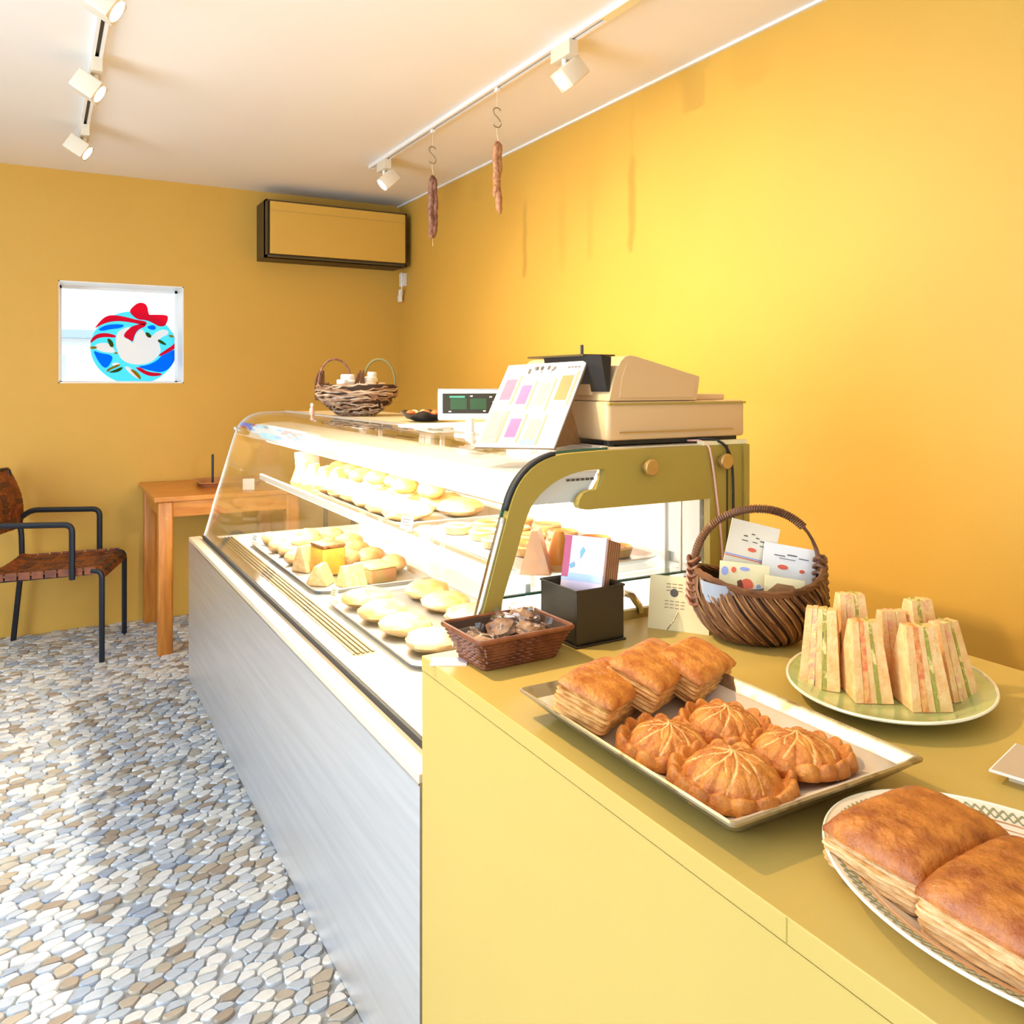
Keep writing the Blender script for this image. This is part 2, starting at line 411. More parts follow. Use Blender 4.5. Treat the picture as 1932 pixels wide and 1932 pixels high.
# sticker on the small window: blue disc, red ribbon and bow, white geese
def stk(px, py):       # sheet coordinates measured on the sticker itself -> window plane
    return (0.4625 + (px - 1185) * .000385, 1.478 - (py - 1000) * .000385)
st = root('window_sticker', 'round blue window sticker of white geese with red ribbon and bow', 'sticker', (0.4625, YB + .212, 1.478))
def chaik(p):
    for _ in range(2):
        q = []
        for a, c in zip(p, p[1:] + p[:1]): q += [(a[0] * .75 + c[0] * .25, a[1] * .75 + c[1] * .25), (a[0] * .25 + c[0] * .75, a[1] * .25 + c[1] * .75)]
        p = q
    return p
def spoly(name, mt, polys, lay):
    y1 = YB + .2135 - lay * .0009
    for p in polys: MB().prism([stk(*q) for q in (p if len(p) > 30 else chaik(p))], 'y', y1 - .0008, y1).build(name, mt, st, off=st.location)
circ = lambda cx, cy, rx, ry=None, n=40, a0=0, a1=360: [(cx + rx * math.cos(math.radians(a0 + (a1 - a0) * i / (n if a1 - a0 == 360 else n - 1))), cy + (ry or rx) * math.sin(math.radians(a0 + (a1 - a0) * i / (n if a1 - a0 == 360 else n - 1)))) for i in range(n)]
disc = [(x, min(y, 1500)) for x, y in circ(1182, 1010, 572, 530, 56)]
spoly('disc', 'scyan', [disc], 0)
spoly('blue_swirl', 'sblue', [[(700, 760), (800, 690), (950, 670), (1060, 680), (1000, 730), (880, 745), (760, 780)],
    [(640, 1050), (720, 1090), (900, 1120), (880, 1220), (800, 1330), (700, 1200)],
    [(1740, 1010), (1745, 1120), (1690, 1270), (1560, 1370), (1400, 1340), (1200, 1280), (1360, 1260), (1500, 1180), (1560, 1090)],
    [(1330, 700), (1440, 660), (1480, 720), (1420, 750)]], 1)
spoly('ribbon', 'sred', [[(650, 760), (720, 650), (800, 565), (900, 540), (1050, 560), (1200, 600), (1350, 620), (1340, 680), (1180, 650), (1000, 625), (860, 640), (740, 690)],
    [(605, 960), (620, 890), (690, 820), (800, 800), (935, 830), (935, 870), (800, 860), (700, 880), (640, 930)],
    [(1745, 900), (1755, 990), (1650, 1060), (1520, 1130), (1500, 1110), (1600, 1030), (1700, 960)],
    [(1180, 1290), (1260, 1290), (1360, 1360), (1560, 1375), (1540, 1410), (1400, 1425), (1290, 1380)],
    [(1320, 640), (1340, 690), (1230, 740), (1180, 830), (1160, 930), (1110, 890), (1030, 850), (1070, 770), (1150, 690)]], 2)
spoly('bow', 'sred', [[(1110, 480), (1160, 410), (1230, 350), (1310, 350), (1355, 400), (1370, 520), (1400, 520), (1500, 515), (1620, 515), (1640, 560), (1600, 680), (1510, 690), (1430, 640), (1340, 600), (1230, 600), (1150, 540)]], 3)
spoly('goose', 'swhite', [[(940, 840), (970, 770), (1060, 720), (1150, 700), (1040, 800), (1040, 860), (1120, 900), (1160, 950), (1180, 880), (1200, 800), (1280, 720), (1320, 800), (1400, 850), (1480, 760), (1560, 730), (1640, 740), (1640, 800), (1540, 850), (1500, 900), (1520, 960), (1540, 1050), (1480, 1150), (1380, 1230), (1230, 1260), (1080, 1230), (1000, 1170), (960, 1080), (930, 960)],
    [(650, 990), (720, 950), (820, 940), (890, 990), (940, 1080), (850, 1090), (700, 1060)], [(880, 1240), (960, 1220), (1000, 1250), (900, 1280)], [(1040, 1280), (1110, 1280), (1200, 1380), (1250, 1470), (1180, 1440), (1100, 1360)]], 4)
spoly('wing_tip', 'sgreen', [[(820, 890), (850, 880), (900, 930), (910, 1000), (870, 1010), (840, 950)], [(1320, 790), (1350, 770), (1410, 820), (1400, 860), (1350, 850)], [(900, 1340), (1020, 1280), (1030, 1310), (960, 1370), (820, 1370)], [(1490, 880), (1530, 880), (1620, 950), (1590, 965), (1500, 920)]], 5)
spoly('beak', 'syel', [[(600, 1000), (690, 1000), (690, 1030), (610, 1040)], [(1630, 810), (1690, 805), (1725, 840), (1670, 850)], [(900, 1080), (970, 1075), (940, 1115)], [(810, 1330), (900, 1275), (1000, 1240), (980, 1280), (880, 1320), (820, 1370)], [(1110, 1310), (1200, 1340), (1270, 1430), (1260, 1480), (1180, 1390)]], 6)

# outside, seen through the small window
nb = root('neighbour_building', 'pale neighbouring building behind the small window, with grey eave band', 'building', (0.2, 9.6, 0))
MB().box(-4, 4, 9.4, 9.8, 0, 1.72).build('wall', mat('pale_render', (.88, .88, .86), .8), nb, off=nb.location)
MB().box(-4.1, 4.1, 9.2, 9.9, 1.72, 1.80).build('eave_band', mat('blue_grey_gutter', (.30, .40, .50), .6), nb, off=nb.location)
for k in range(8):
    MB().box(-4 + k, -3.015 + k, 9.3, 9.35, 1.85, 3.4).build('panel', mat('white_siding', (.74, .77, .80), .7) if k == 0 else nb.children[2].data.materials[0], nb, off=nb.location)
MB().box(0.02, 0.22, 9.36, 9.4, 1.33, 1.56).build('shutter', mat('pale_blue_shutter', (.50, .62, .80), .7), nb, off=nb.location)
struct(MB().box(-30, 30, 5.1, 60, -.05, -.01).build('ground_outside', mat('outdoor_paving', (.5, .5, .5), .9)))  # outdoor paving slab behind the back wall

# ------------------------------------------------------------------ pebble floor
fl = bpy.data.objects.new('floor', None); C.objects.link(fl); struct(fl)
MB().box(XL - .15, XR + .15, YF - .15, YB + .2, -.06, 0).build('grout', 'grout', fl)
def stones():
    rnd = random.Random(11)
    ang = math.radians(14); L_, W_ = .049, .0305
    ca, sa = math.cos(ang), math.sin(ang)
    pts = []; grid = {}
    # jittered hexagonal grid in a stretched frame (u along the stones' length)
    R_ = 5.6
    nu, nv = int(R_ / L_), int(R_ / (W_ * .87))
    cx0, cy0 = -.7, 2.5
    for i in range(-nu, nu):
        for j in range(-nv, nv):
            u = (i + .5 * (j & 1)) + rnd.uniform(-.36, .36); v = j * .87 + rnd.uniform(-.33, .33)
            x = cx0 + u * L_ * ca - v * W_ * sa; y = cy0 + u * L_ * sa + v * W_ * ca
            if -1.9 < x < .585 and .25 < y < YB - .005 or (.5 < x < 1.3 and 3.85 < y < YB - .005):
                pts.append((u, v, x, y)); grid.setdefault((round(u), round(v)), []).append(len(pts) - 1)
    out = []
    for k, (u, v, x, y) in enumerate(pts):
        rot = rnd.gauss(0, .45); a, bb = rnd.uniform(.46, .62), rnd.uniform(.46, .64)
        poly = []
        for q in range(16):
            t = 2 * PI * q / 16
            px, py = a * 1.08 * math.cos(t), bb * 1.0 * math.sin(t)
            poly.append((u + px * math.cos(rot) - py * math.sin(rot) * .8, v + px * math.sin(rot) * .9 + py * math.cos(rot)))
        for du in (-2, -1, 0, 1, 2):
            for dv in (-2, -1, 0, 1, 2):
                for m in grid.get((round(u) + du, round(v) + dv), ()):
                    if m == k: continue
                    u2, v2 = pts[m][0], pts[m][1]
                    nx, ny = u2 - u, v2 - v; d = math.hypot(nx, ny)
                    if d > 2.0 or d < 1e-6: continue
                    nx /= d; ny /= d; lim = d / 2 - .038
                    new = []
                    for q in range(len(poly)):
                        p0, p1 = poly[q - 1], poly[q]
                        s0 = (p0[0] - u) * nx + (p0[1] - v) * ny - lim; s1 = (p1[0] - u) * nx + (p1[1] - v) * ny - lim
                        if (s0 < 0) != (s1 < 0):
                            t = s0 / (s0 - s1); new.append((p0[0] + (p1[0] - p0[0]) * t, p0[1] + (p1[1] - p0[1]) * t))
                        if s1 <= 0: new.append(p1)
                    poly = new
                    if len(poly) < 3: break
        if len(poly) < 4: continue
        # one corner-cutting pass keeps the stones rounded
        sm = []
        for q in range(len(poly)):
            p0, p1 = poly[q], poly[(q + 1) % len(poly)]
            if math.hypot(p1[0] - p0[0], p1[1] - p0[1]) < .07: sm.append(((p0[0] + p1[0]) / 2, (p0[1] + p1[1]) / 2)); continue
            sm.append((p0[0] * .78 + p1[0] * .22, p0[1] * .78 + p1[1] * .22)); sm.append((p0[0] * .22 + p1[0] * .78, p0[1] * .22 + p1[1] * .78))
        wp = [(cx0 + p[0] * L_ * ca - p[1] * W_ * sa, cy0 + p[0] * L_ * sa + p[1] * W_ * ca) for p in sm]
        wp = [(px, min(py, YB - .001)) for px, py in wp]
        out.append((x, y, wp, rnd.choices(range(8), (24, 16, 17, 17, 7, 8, 7, 9))[0], rnd.uniform(.0065, .0085)))
    return out
def stone_mesh(b, x, y, wp, h):
    n = len(wp)
    r = [[Vector((x + (p[0] - x) * s, y + (p[1] - y) * s, z)) for p in wp] for s, z in ((1, 0.0), (1, h * .55), (.90, h))]
    k = len(b.v); b.v += [v for q in r for v in q]
    for i in range(2):
        for j in range(n):
            b.f.append([k + i * n + j, k + i * n + (j + 1) % n, k + (i + 1) * n + (j + 1) % n, k + (i + 1) * n + j]); b.m.append(b.cm)
    b.f.append([k + 2 * n + j for j in range(n)]); b.m.append(b.cm)
ST = stones()
fx, fy = math.sin(YAW), math.cos(YAW)
def vis(s):
    z = s[0] * fx + s[1] * fy; xx = s[0] * fy - s[1] * fx
    px = 966 + 1578 * xx / z; py = 722 + 1578 * H_EYE / z
    return (z if (0 <= px <= 1932 and py <= 1945 and s[0] < .55) else 99)
order = sorted(range(len(ST)), key=lambda i: vis(ST[i]))
near = set(order[:300])
rest = MB()
for i, (x, y, wp, c, h) in enumerate(ST):
    if i in near:
        b = MB(); stone_mesh(b, 0, 0, [(p[0] - x, p[1] - y) for p in wp], h)
        o = b.build('pebble', STONE[c], fl, smooth=30); o.location = (x, y, 0)
    else:
        rest.cm = c; stone_mesh(rest, x, y, wp, h)
o = rest.build('pebbles', STONE, fl, smooth=30); o['kind'] = 'stuff'

# ------------------------------------------------------------------ counter in the foreground
CZ = .822
CX0, CX1, CYE = .558, 1.361, 1.297
ct = root('counter', 'mustard painted service counter carrying the pastries, in the foreground', 'counter', (.96, .1, 0))
MB().box(CX0, CX1, -1.0, CYE, CZ - .024, CZ).build('countertop', 'paint', ct, off=ct.location, bevel=.0012)
MB().box(CX0 + .0012, CX0 + .02, -1.0, CYE, 0, CZ - .0252).build('front_panel', 'paint', ct, off=ct.location)
MB().box(CX0 + .02, CX1 - .01, CYE - .02, CYE - .001, 0, CZ - .0252).build('end_panel', 'paint', ct, off=ct.location)
MB().box(CX1 - .02, CX1 - .002, -1.0, CYE - .02, 0, CZ - .0252).build('back_panel', 'paint', ct, off=ct.location)
MB().box(CX0 - .0006, CX0 + .001, .5085, .5095, CZ - .0225, CZ - .0008).build('panel_joint', 'olive', ct, off=ct.location)

# ------------------------------------------------------------------ display case
Y0, Y1 = 1.305, 3.72
dc = root('display_case', 'long curved-glass refrigerated display case with steel front, lit from inside', 'display case', (.93, 2.5, 0))
O = dc.location
MB().box(.558, .575, Y0, 3.82, .012, .603).build('steel_front', 'steel', dc, off=O)
MB().box(.575, 1.312, Y0, 3.82, .0, .585).build('base_cabinet', 'olive', dc, off=O)
MB().box(.556, .604, Y0, 3.80, .603, .619).build('ledge_strip', 'palewood', dc, off=O, bevel=.0015)
MB().box(.5555, .5585, Y0, 3.80, .600, .6035).build('edge_trim', 'chrome', dc, off=O)
MB().box(.600, .606, Y0, Y1, .619, .634).build('gasket', 'gasket', dc, off=O)
MB().box(.606, .646, Y0, Y1, .605, .636).build('front_rail', 'chrome', dc, off=O, bevel=.002)
MB().box(.646, 1.29, Y0, Y1, .600, .626).build('deck', 'sheet', dc, off=O)
gr = MB().box(.648, .712, 1.925, 3.66, .626, .6275).build('vent_grill', 'groovel', dc, off=O)
for k in range(5):
    x = .651 + k * .0125
    MB().box(x, x + .0065, 1.93, 3.655, .6275, .631).build('slat', 'groove', gr, off=O)
# curved glass: outer profile in X and Z
prof = [(.604, .632), (.625, .700), (.648, .790), (.667, .850), (.682, .900), (.701, .965), (.722, 1.034), (.736, 1.078), (.755, 1.109), (.783, 1.133), (.818, 1.147), (.853, 1.152), (.960, 1.1535)]
def smoothp(pr, k=2):
    for _ in range(k):
        q = [pr[0]]
        for a, c in zip(pr[:-1], pr[1:]):
            q += [(a[0] * .75 + c[0] * .25, a[1] * .75 + c[1] * .25), (a[0] * .25 + c[0] * .75, a[1] * .25 + c[1] * .75)]
        pr = q + [pr[-1]]
    return pr
def offset(pr, d):
    out = []
    for i in range(len(pr)):
        a = pr[max(i - 1, 0)]; c = pr[min(i + 1, len(pr) - 1)]
        tx, tz = c[0] - a[0], c[1] - a[1]; l = math.hypot(tx, tz) or 1
        out.append((pr[i][0] + tz / l * d, pr[i][1] - tx / l * d))
    return out
po = smoothp(prof, 2); pi = offset(po, .005)
def strip(po, pi, y0, y1):
    b = MB(); n = len(po)
    loop = po + pi[::-1]
    for i in range(n - 1):
        a, c, d, e = po[i], po[i + 1], pi[i + 1], pi[i]
        V = [(a[0], y0, a[1]), (c[0], y0, c[1]), (c[0], y1, c[1]), (a[0], y1, a[1]), (e[0], y0, e[1]), (d[0], y0, d[1]), (d[0], y1, d[1]), (e[0], y1, e[1])]
        b.add(V, [(0, 1, 2, 3), (4, 7, 6, 5)])
    return b
gl = strip(po, pi, Y0 + .022, Y1)
gl.build('curved_glass', 'glass', dc, off=O, smooth='all')
def band(p_out, p_in, y0, y1):
    b = MB(); n = len(p_out)
    vs = []
    for y in (y0, y1):
        vs += [(p[0], y, p[1]) for p in p_out] + [(p[0], y, p[1]) for p in p_in]
    fs = []
    for i in range(n - 1):
        fs.append((i, i + 1, n + i + 1, n + i)); fs.append((2 * n + i, 3 * n + i, 3 * n + i + 1, 2 * n + i + 1))
        fs.append((i, 2 * n + i, 2 * n + i + 1, i + 1)); fs.append((n + i, n + i + 1, 3 * n + i + 1, 3 * n + i))
    fs.append((0, n, 3 * n, 2 * n)); fs.append((n - 1, 3 * n - 1, 4 * n - 1, 2 * n - 1))
    return b.add(vs, fs)
band(offset(po, -.001), offset(po, .006), Y0 + .018, Y0 + .022).build('glass_edge', 'gedge', dc, off=O)
band(offset(po, -.001), offset(po, .006), Y1, Y1 + .005).build('far_glass_edge', 'gedgel', dc, off=O)
# chrome edging along the near end of the glass
nA = [p for p in po if p[1] < 1.05]
band(offset(nA, -.003), offset(nA, .004), Y0 + .004, Y0 + .0175).build('edge_moulding', 'chrome', dc, off=O, smooth='all')
nB = [p for p in po if 1.04 < p[1] < 1.149]
band(offset(nB, -.003), offset(nB, .004), Y0 + .004, Y0 + .0175).build('edge_seal', 'gasket', dc, off=O, smooth='all')
# far end glass
b = MB(); poly = [p for p in po] + [(1.29, 1.1535), (1.29, .627), (.61, .627)]
b.prism([(p[0], p[1]) for p in offset(po, .006)] + [(1.29, 1.148), (1.29, .627), (.61, .627)], 'y', Y1 - .012, Y1 - .007)
b.build('far_end_glass', 'glass', dc, off=O)
# near end: olive panel as a curved post, header with cut-out and right stile
inner = [(.714, .830), (.714, .881), (.728, .924), (.744, .965), (.766, 1.035), (.785, 1.068), (.829, 1.099), (.882, 1.1145), (.941, 1.1145)]
i0 = smoothp(inner, 1)
outer = [p for p in offset(po, .004) if p[0] < .90]
def resample(pr, n):
    L = [0]
    for a, c in zip(pr[:-1], pr[1:]): L.append(L[-1] + math.hypot(c[0] - a[0], c[1] - a[1]))
    out = []
    for k in range(n):
        t = L[-1] * k / (n - 1); i = 0
        while i < len(L) - 2 and L[i + 1] < t: i += 1
        f = (t - L[i]) / ((L[i + 1] - L[i]) or 1)
        out.append((pr[i][0] + (pr[i + 1][0] - pr[i][0]) * f, pr[i][1] + (pr[i + 1][1] - pr[i][1]) * f))
    return out
o2 = resample([p for p in outer if p[1] > .66] + [(.941, 1.150)], 40)
# the post keeps an even width down to the deck
in2 = resample([(.655, .655), (.690, .790)] + i0, 40)
epM = band(o2, in2, Y0, Y0 + .018)
lip = [(.941, 1.1145), (.936, 1.095), (.923, 1.076), (.905, 1.0745), (.893, 1.070), (.883, 1.060), (.880, 1.050), (.884, 1.043), (.900, 1.040), (1.0, 1.040), (1.207, 1.040)]
for i in range(len(lip) - 1):
    a, c = lip[i], lip[i + 1]
epM.prism([(.941, 1.150), (.941, 1.1145), (.936, 1.095), (.923, 1.076), (.960, 1.040), (1.207, 1.040), (1.207, 1.150)], 'y', Y0, Y0 + .018)
epM.prism([(.923, 1.076), (.905, 1.0745), (.893, 1.070), (.883, 1.060), (.880, 1.050), (.884, 1.043), (.900, 1.040), (.960, 1.040)], 'y', Y0, Y0 + .018)
epM.box(1.207, 1.312, Y0, Y0 + .018, .600, 1.150)
epM.build('end_panel', 'olive', dc, off=O)
MB().box(1.2975, 1.313, Y0 - .006, Y0 - .0005, .60, 1.150).build('corner_batten', 'olive', dc, off=O)
MB().box(1.252, 1.256, Y0 - .0015, Y0 - .0002, .60, 1.150).build('panel_seam', 'darkbrown', dc, off=O)
# end glass (behind the panel), its lower edge resting on clips
MB().box(.70, 1.206, Y0 + .019, Y0 + .0235, .893, 1.10).build('end_glass', 'glass', dc, off=O)
MB().box(.715, 1.206, Y0 + .018, Y0 + .0245, .889, .893).build('end_glass_lower_edge', 'gedge', dc, off=O)
MB().box(1.150, 1.154, Y0 + .0245, Y0 + .03, .893, 1.04).build('end_glass_strip', 'alu', dc, off=O)
MB().tube([(1.145, Y0 + .01, .886), (1.165, Y0 - .004, .886)], .006, 8).build('glass_clip', 'chrome', dc, off=O)
MB().box(.73, 1.206, Y0 + .004, Y0 + .016, .62, .835).build('end_wall', 'paint', dc, off=O)
bk = MB(); bk.tube([(.985, Y0 - .001, .872), (1.0, Y0 - .006, .868), (1.018, Y0 - .006, .845), (1.022, Y0 - .004, .832)], .007, 8)
bk.build('bracket', 'chrome', dc, off=O, smooth=True)
# knobs
for x, z in ((1.040, 1.114), (1.236, 1.117)):
    b = MB(); Mx = T(x, Y0, z) @ RX(PI / 2)
    b.lathe([(.0001, 0), (.010, 0), (.010, .012), (.0165, .014), (.0165, .020), (.0145, .022), (.0001, .022)], 24, M=Mx)
    b.build('knob', 'brass', dc, off=O, smooth=True)
# lamp housing and lamp
hz = [(.775, 1.052), (.79, 1.085), (.805, 1.102), (.870, 1.110), (.945, 1.110), (.925, 1.078), (.915, 1.045), (.88, 1.052)]
b = MB().prism(hz, 'y', Y0 + .03, 3.66); b.build('lamp_housing', 'whitem', dc, off=O, smooth=30)
b = MB().tube([(.850, Y0 + .06, 1.036), (.850, 3.62, 1.036)], .010, 10); b.build('lamp_tube', 'tube', dc, off=O, smooth=True)
b = MB(); b.box(.944, .9455, Y0 + .026, Y0 + .029, 1.088, 1.104)
for k in range(6): b.box(.872 + k * .011, .880 + k * .011, Y0 + .028, Y0 + .0295, 1.092, 1.0965)
b.build('maker_plate_lettering', 'ink', dc, off=O)
# shelf
MB().box(.795, 1.22, Y0 + .035, 3.50, .893, .899).build('glass_shelf', 'glass', dc, off=O)
MB().tube([(.806, Y0 + .06, .880), (.806, 3.46, .880)], .006, 8).build('added_shelf_tube', 'tube', dc, off=O, smooth=True)  # added glowing tube, brightens the case floor under the shelf
for nm, x, z, pw in (('case_lamp_light', .850, 1.022, 34), ('added_shelf_light', .812, .872, 16)):  # the case lamp's light, then the added fill below the shelf
    l = bpy.data.lights.new(nm, 'AREA'); l.shape = 'RECTANGLE'; l.size = .03; l.size_y = 1.9; l.energy = pw * .85; l.color = (1.0, .90, .72)
    lo = bpy.data.objects.new(nm, l); C.objects.link(lo); lo.parent = dc
    lo.location = Vector((x, 2.62, z)) - O; lo.rotation_euler = (0, -.3, 0)
MB().box(.785, .797, Y0 + .035, 3.50, .884, .906).build('shelf_edge', 'whitem', dc, off=O, bevel=.002)
MB().box(1.215, 1.228, Y0 + .035, 3.68, .880, .910).build('shelf_rear_rail', 'whitem', dc, off=O)
b = MB()
for y in (1.44, 2.02, 2.62, 3.22):
    b = MB().box(1.20, 1.214, y, y + .012, .627, 1.10); b.build('shelf_upright', 'whitem', dc, off=O)
# rear sliding doors
b = MB(); b.box(1.288, 1.296, Y0 + .02, Y1, .627, .66); b.box(1.288, 1.296, Y0 + .02, Y1, 1.10, 1.14)
for y in (1.33, 2.08, 2.14, 2.90, 2.96, 3.66): b.box(1.284, 1.300, y, y + .05, .627, 1.14)
b.build('rear_door_frame', 'whitem', dc, off=O)
MB().box(1.300, 1.304, Y0 + .02, Y1, .63, 1.14).build('rear_door_glass', 'glass', dc, off=O)
MB().box(1.278, 1.284, 1.33, 2.30, .66, 1.10).build('rear_door_panel', 'white', dc, off=O)
MB().box(1.206, 1.290, Y0 + .03, Y0 + .16, .91, 1.10).build('end_filler', 'white', dc, off=O)
# solid top ledge at the back of the glass
MB().box(.962, 1.312, Y0 + .0185, Y1, 1.141, 1.153).build('top_ledge', mat('cream_top_ledge', (.72, .62, .47), .22), dc, off=O, bevel=.002)
MB().box(.944, .964, Y0 + .0185, Y1, 1.137, 1.157).build('top_rail', 'alu', dc, off=O, bevel=.003)
MB().box(1.19, 1.312, Y0, Y0 + .02, 1.1505, 1.159).build('top_end_cap', 'papery', dc, off=O)
# glass clip at the far top corner
MB().ball((.733, Y1 + .0, 1.083), .009, .008, .009).build('corner_clip', 'chrome', dc, off=O, smooth=True)

# ------------------------------------------------------------------ things in the display case
def tray_thing(name, label, x0, x1, y0, y1, z, mt='alu', h=.012, th=.0025):
    r = root(name, label, 'tray', ((x0 + x1) / 2, (y0 + y1) / 2, z))
    w, l = x1 - x0, y1 - y0
    def rr(sx, sy, rad, zz, n=4):
        ring = []
        for q, (ux, uy) in enumerate(((1, 1), (-1, 1), (-1, -1), (1, -1))):
            for j in range(n + 1):
                a = PI / 2 * (q + j / n)
                ring.append(Vector((ux * (sx / 2 - rad) + rad * math.cos(a), uy * (sy / 2 - rad) + rad * math.sin(a), zz)))
        return ring
    R_ = min(w, l) * .12
    b = MB(); b.loft([rr(w - .02, l - .02, R_, 0), rr(w, l, R_, h), rr(w + .008, l + .008, R_, h + .001), rr(w + .006, l + .006, R_, h + .004), rr(w - .003, l - .003, R_, h + .003), rr(w - .024, l - .024, R_, th)], cap=True)
    b.build('tray_body', mt, r, smooth=40)
    return r
GF = 'baked goods inside the display case'
def puffbun(rx, ry, rz, mt='bun', slashes=0):
    b = MB(); b.ball((0, 0, rz * .9), rx, ry, rz, 16, 9, jit=.12, seed=random.random() * 9)
    b.v = [Vector((v.x, v.y, max(v.z, 0))) for v in b.v]
    return b
def wedge_pack(label, loc, rz, mt='bread', h=.085, w=.06, d=.075, band_m='pinkp', name='wrapped_sandwich', cat='sandwich'):
    r = root(name, label, cat, loc, rz, GF)
    n = 3; t = w / n
    for k in range(3):
        MB().prism([(-d / 2, 0), (d / 2, 0), (d * .1, h), (-d * .1, h)], 'x', -w / 2 + k * t + (.001 if k else 0), -w / 2 + (k + 1) * t - .001).build('bread_slice', mt, r)
        if k < 2:
            MB().prism([(-d / 2 + .002, .002), (d / 2 - .002, .002), (d * .1 - .001, h - .002), (-d * .1 + .001, h - .002)], 'x', -w / 2 + (k + 1) * t - .004, -w / 2 + (k + 1) * t + .004).build('filling', band_m, r)
    return r
tray_thing('serving_tray', 'round-cornered steel tray nearest the back wall on the case floor', .735, 1.12, 2.52, 3.45, .627)
tray_thing('serving_tray', 'round-cornered steel tray in the middle of the case floor', .735, 1.12, 1.74, 2.42, .627)
tray_thing('serving_tray', 'steel tray at the counter end of the case floor, under the apricot packet', .74, 1.12, 1.345, 1.68, .627)
tray_thing('serving_tray', 'pale tray of flat breads in the middle of the upper case shelf', .82, 1.16, 2.06, 2.86, .899, 'alu', h=.008)
tray_thing('serving_tray', 'pale tray at the counter end of the upper case shelf', .82, 1.16, 1.40, 1.98, .899, 'alu', h=.008)
# case floor, far tray
zt = .6315
cake = root('orange_cake', 'tall orange cake block with dark seeded top on the case floor', 'cake', (.855, 2.79, zt), .15, GF)
MB().rbox(0, 0, .0475, .085, .105, .09, .01).build('cake_body', 'cake', cake, smooth=True)
MB().rbox(0, 0, .099, .087, .107, .012, .01).build('seeded_top', mat('dark_seeded_top', (.36, .12, .02), .5, col2=(.07, .03, .015), vscale=90, bump=.8, bscale=90), cake, smooth=True)
wedge_pack('white and pink striped sandwich in front of the orange cake on the case floor', (.80, 2.87, zt), .5)
wedge_pack('cream wrapped sandwich leaning in front of the orange cake, nearest the glass', (.79, 2.66, zt), .9, h=.06, w=.075)
wedge_pack('cream wrapped sandwich at the counter end of the far case tray', (.87, 2.585, zt), .2, band_m='orgp', h=.065, w=.075)
pk = root('biscuit_packet', 'flat brown packet lying behind the sandwiches on the far case tray', 'packet', (.955, 2.60, zt), .2, GF)
MB().rbox(0, 0, .027, .10, .11, .045, .008).build('packet_body', 'brownie', pk, smooth=True)
MB().rbox(0, 0, .054, .102, .112, .008, .004).build('packet_band', 'bread', pk, smooth=True)
RN = ('nearest the far glass', 'second from the far glass', 'third from the far glass', 'fourth from the far glass', 'fifth from the far glass', 'sixth from the far glass')
roll = None
for k in range(5):
    nm = 'bread roll in the row behind the orange cake, ' + RN[k]
    if roll is None:
        roll = tag(puffbun(.045, .060, .030, 'creamcake').build('bread_roll', 'creamcake', smooth=True), nm, 'bread', GF)
        roll.location = (1.04, 3.33, zt)
    else:
        o = dup(roll, (1.04 + .02 * math.sin(k * 2), 3.33 - .155 * k, zt), k * .7, nm)
for k in range(5):
    dup(roll, (.93 + .02 * math.cos(k * 3), 3.36 - .125 * k, zt), k * 1.3, 'bread roll, middle row of the far case tray, ' + RN[k])
sm = None
for k in range(6):
    nm = 'small pastry, front row of the far case tray, ' + RN[k]
    if sm is None:
        sm = tag(puffbun(.028, .034, .026).build('small_pastry', 'flakep', smooth=True), nm, 'pastry', GF); sm.location = (.80, 3.40, zt)
    else: dup(sm, (.80 + .012 * math.sin(k * 2.1), 3.40 - .083 * k, zt), k * .9, nm)
# case floor, middle tray: large flat breads
fb = None
for k in range(4):
    for j in range(2):
        nm = 'flat bread on the middle case tray, %s row, %s' % (('front', 'back')[j], RN[k])
        if fb is None:
            fb = tag(puffbun(.075, .068, .026).build('flat_bread', 'creamcake', smooth=True), nm, 'bread', GF); fb.location = (.83, 2.33, zt)
        else: dup(fb, (.83 + .19 * j + .01 * math.sin(k * 5), 2.33 - .155 * k, zt), k * .8 + j, nm)
# case floor, near tray
for k in range(3):
    dup(sm, (.80 + .08 * k, 1.61, zt), k, 'small flaky pastry on the counter-end case tray, %s from the glass' % ('first', 'second', 'third')[k])
wedge_pack('tall apricot coloured packet standing at the counter end of the case shelf', (.842, 1.395, .9105), .9, mt='apri', band_m='paperc', h=.085, w=.05, d=.06, name='apricot_packet', cat='packet')
cn = root('orange_packet', 'bright orange cone-shaped packet right of the apricot packet in the case', 'packet', (.897, 1.40, .9105), 0, GF)
MB().lathe([(.0001, 0), (.030, 0), (.031, .004), (.010, .075), (.0001, .078)], 20).build('packet_body', 'orange', cn, smooth=True)
MB().lathe([(.0305, .0), (.0325, .0), (.0325, .012), (.030, .012)], 20).build('packet_base_band', 'bread', cn, smooth=True)
tart = None; q = 0
for k in range(5):
    for j in range(3):
        if k == 4 and j < 2: continue
        nm = 'red-centred tart on the counter-end shelf, %s row, %s' % (('front', 'middle', 'back')[j], RN[k])
        P = (.915 + .09 * j + .02 * (k % 2), 1.90 - .105 * k, .903)
        if tart is None:
            tart = root('jam_tart', nm, 'tart', P, 0, GF)
            MB().lathe([(.0001, 0), (.032, 0), (.038, .018), (.034, .022), (.026, .014), (.0001, .014)], 18).build('tart_shell', 'bun', tart, smooth=True)
            MB().lathe([(.0001, .019), (.020, .0185), (.026, .0145)], 16).build('tart_filling', 'jam', tart, smooth=True)
        else: dup(tart, P, k + j, nm)
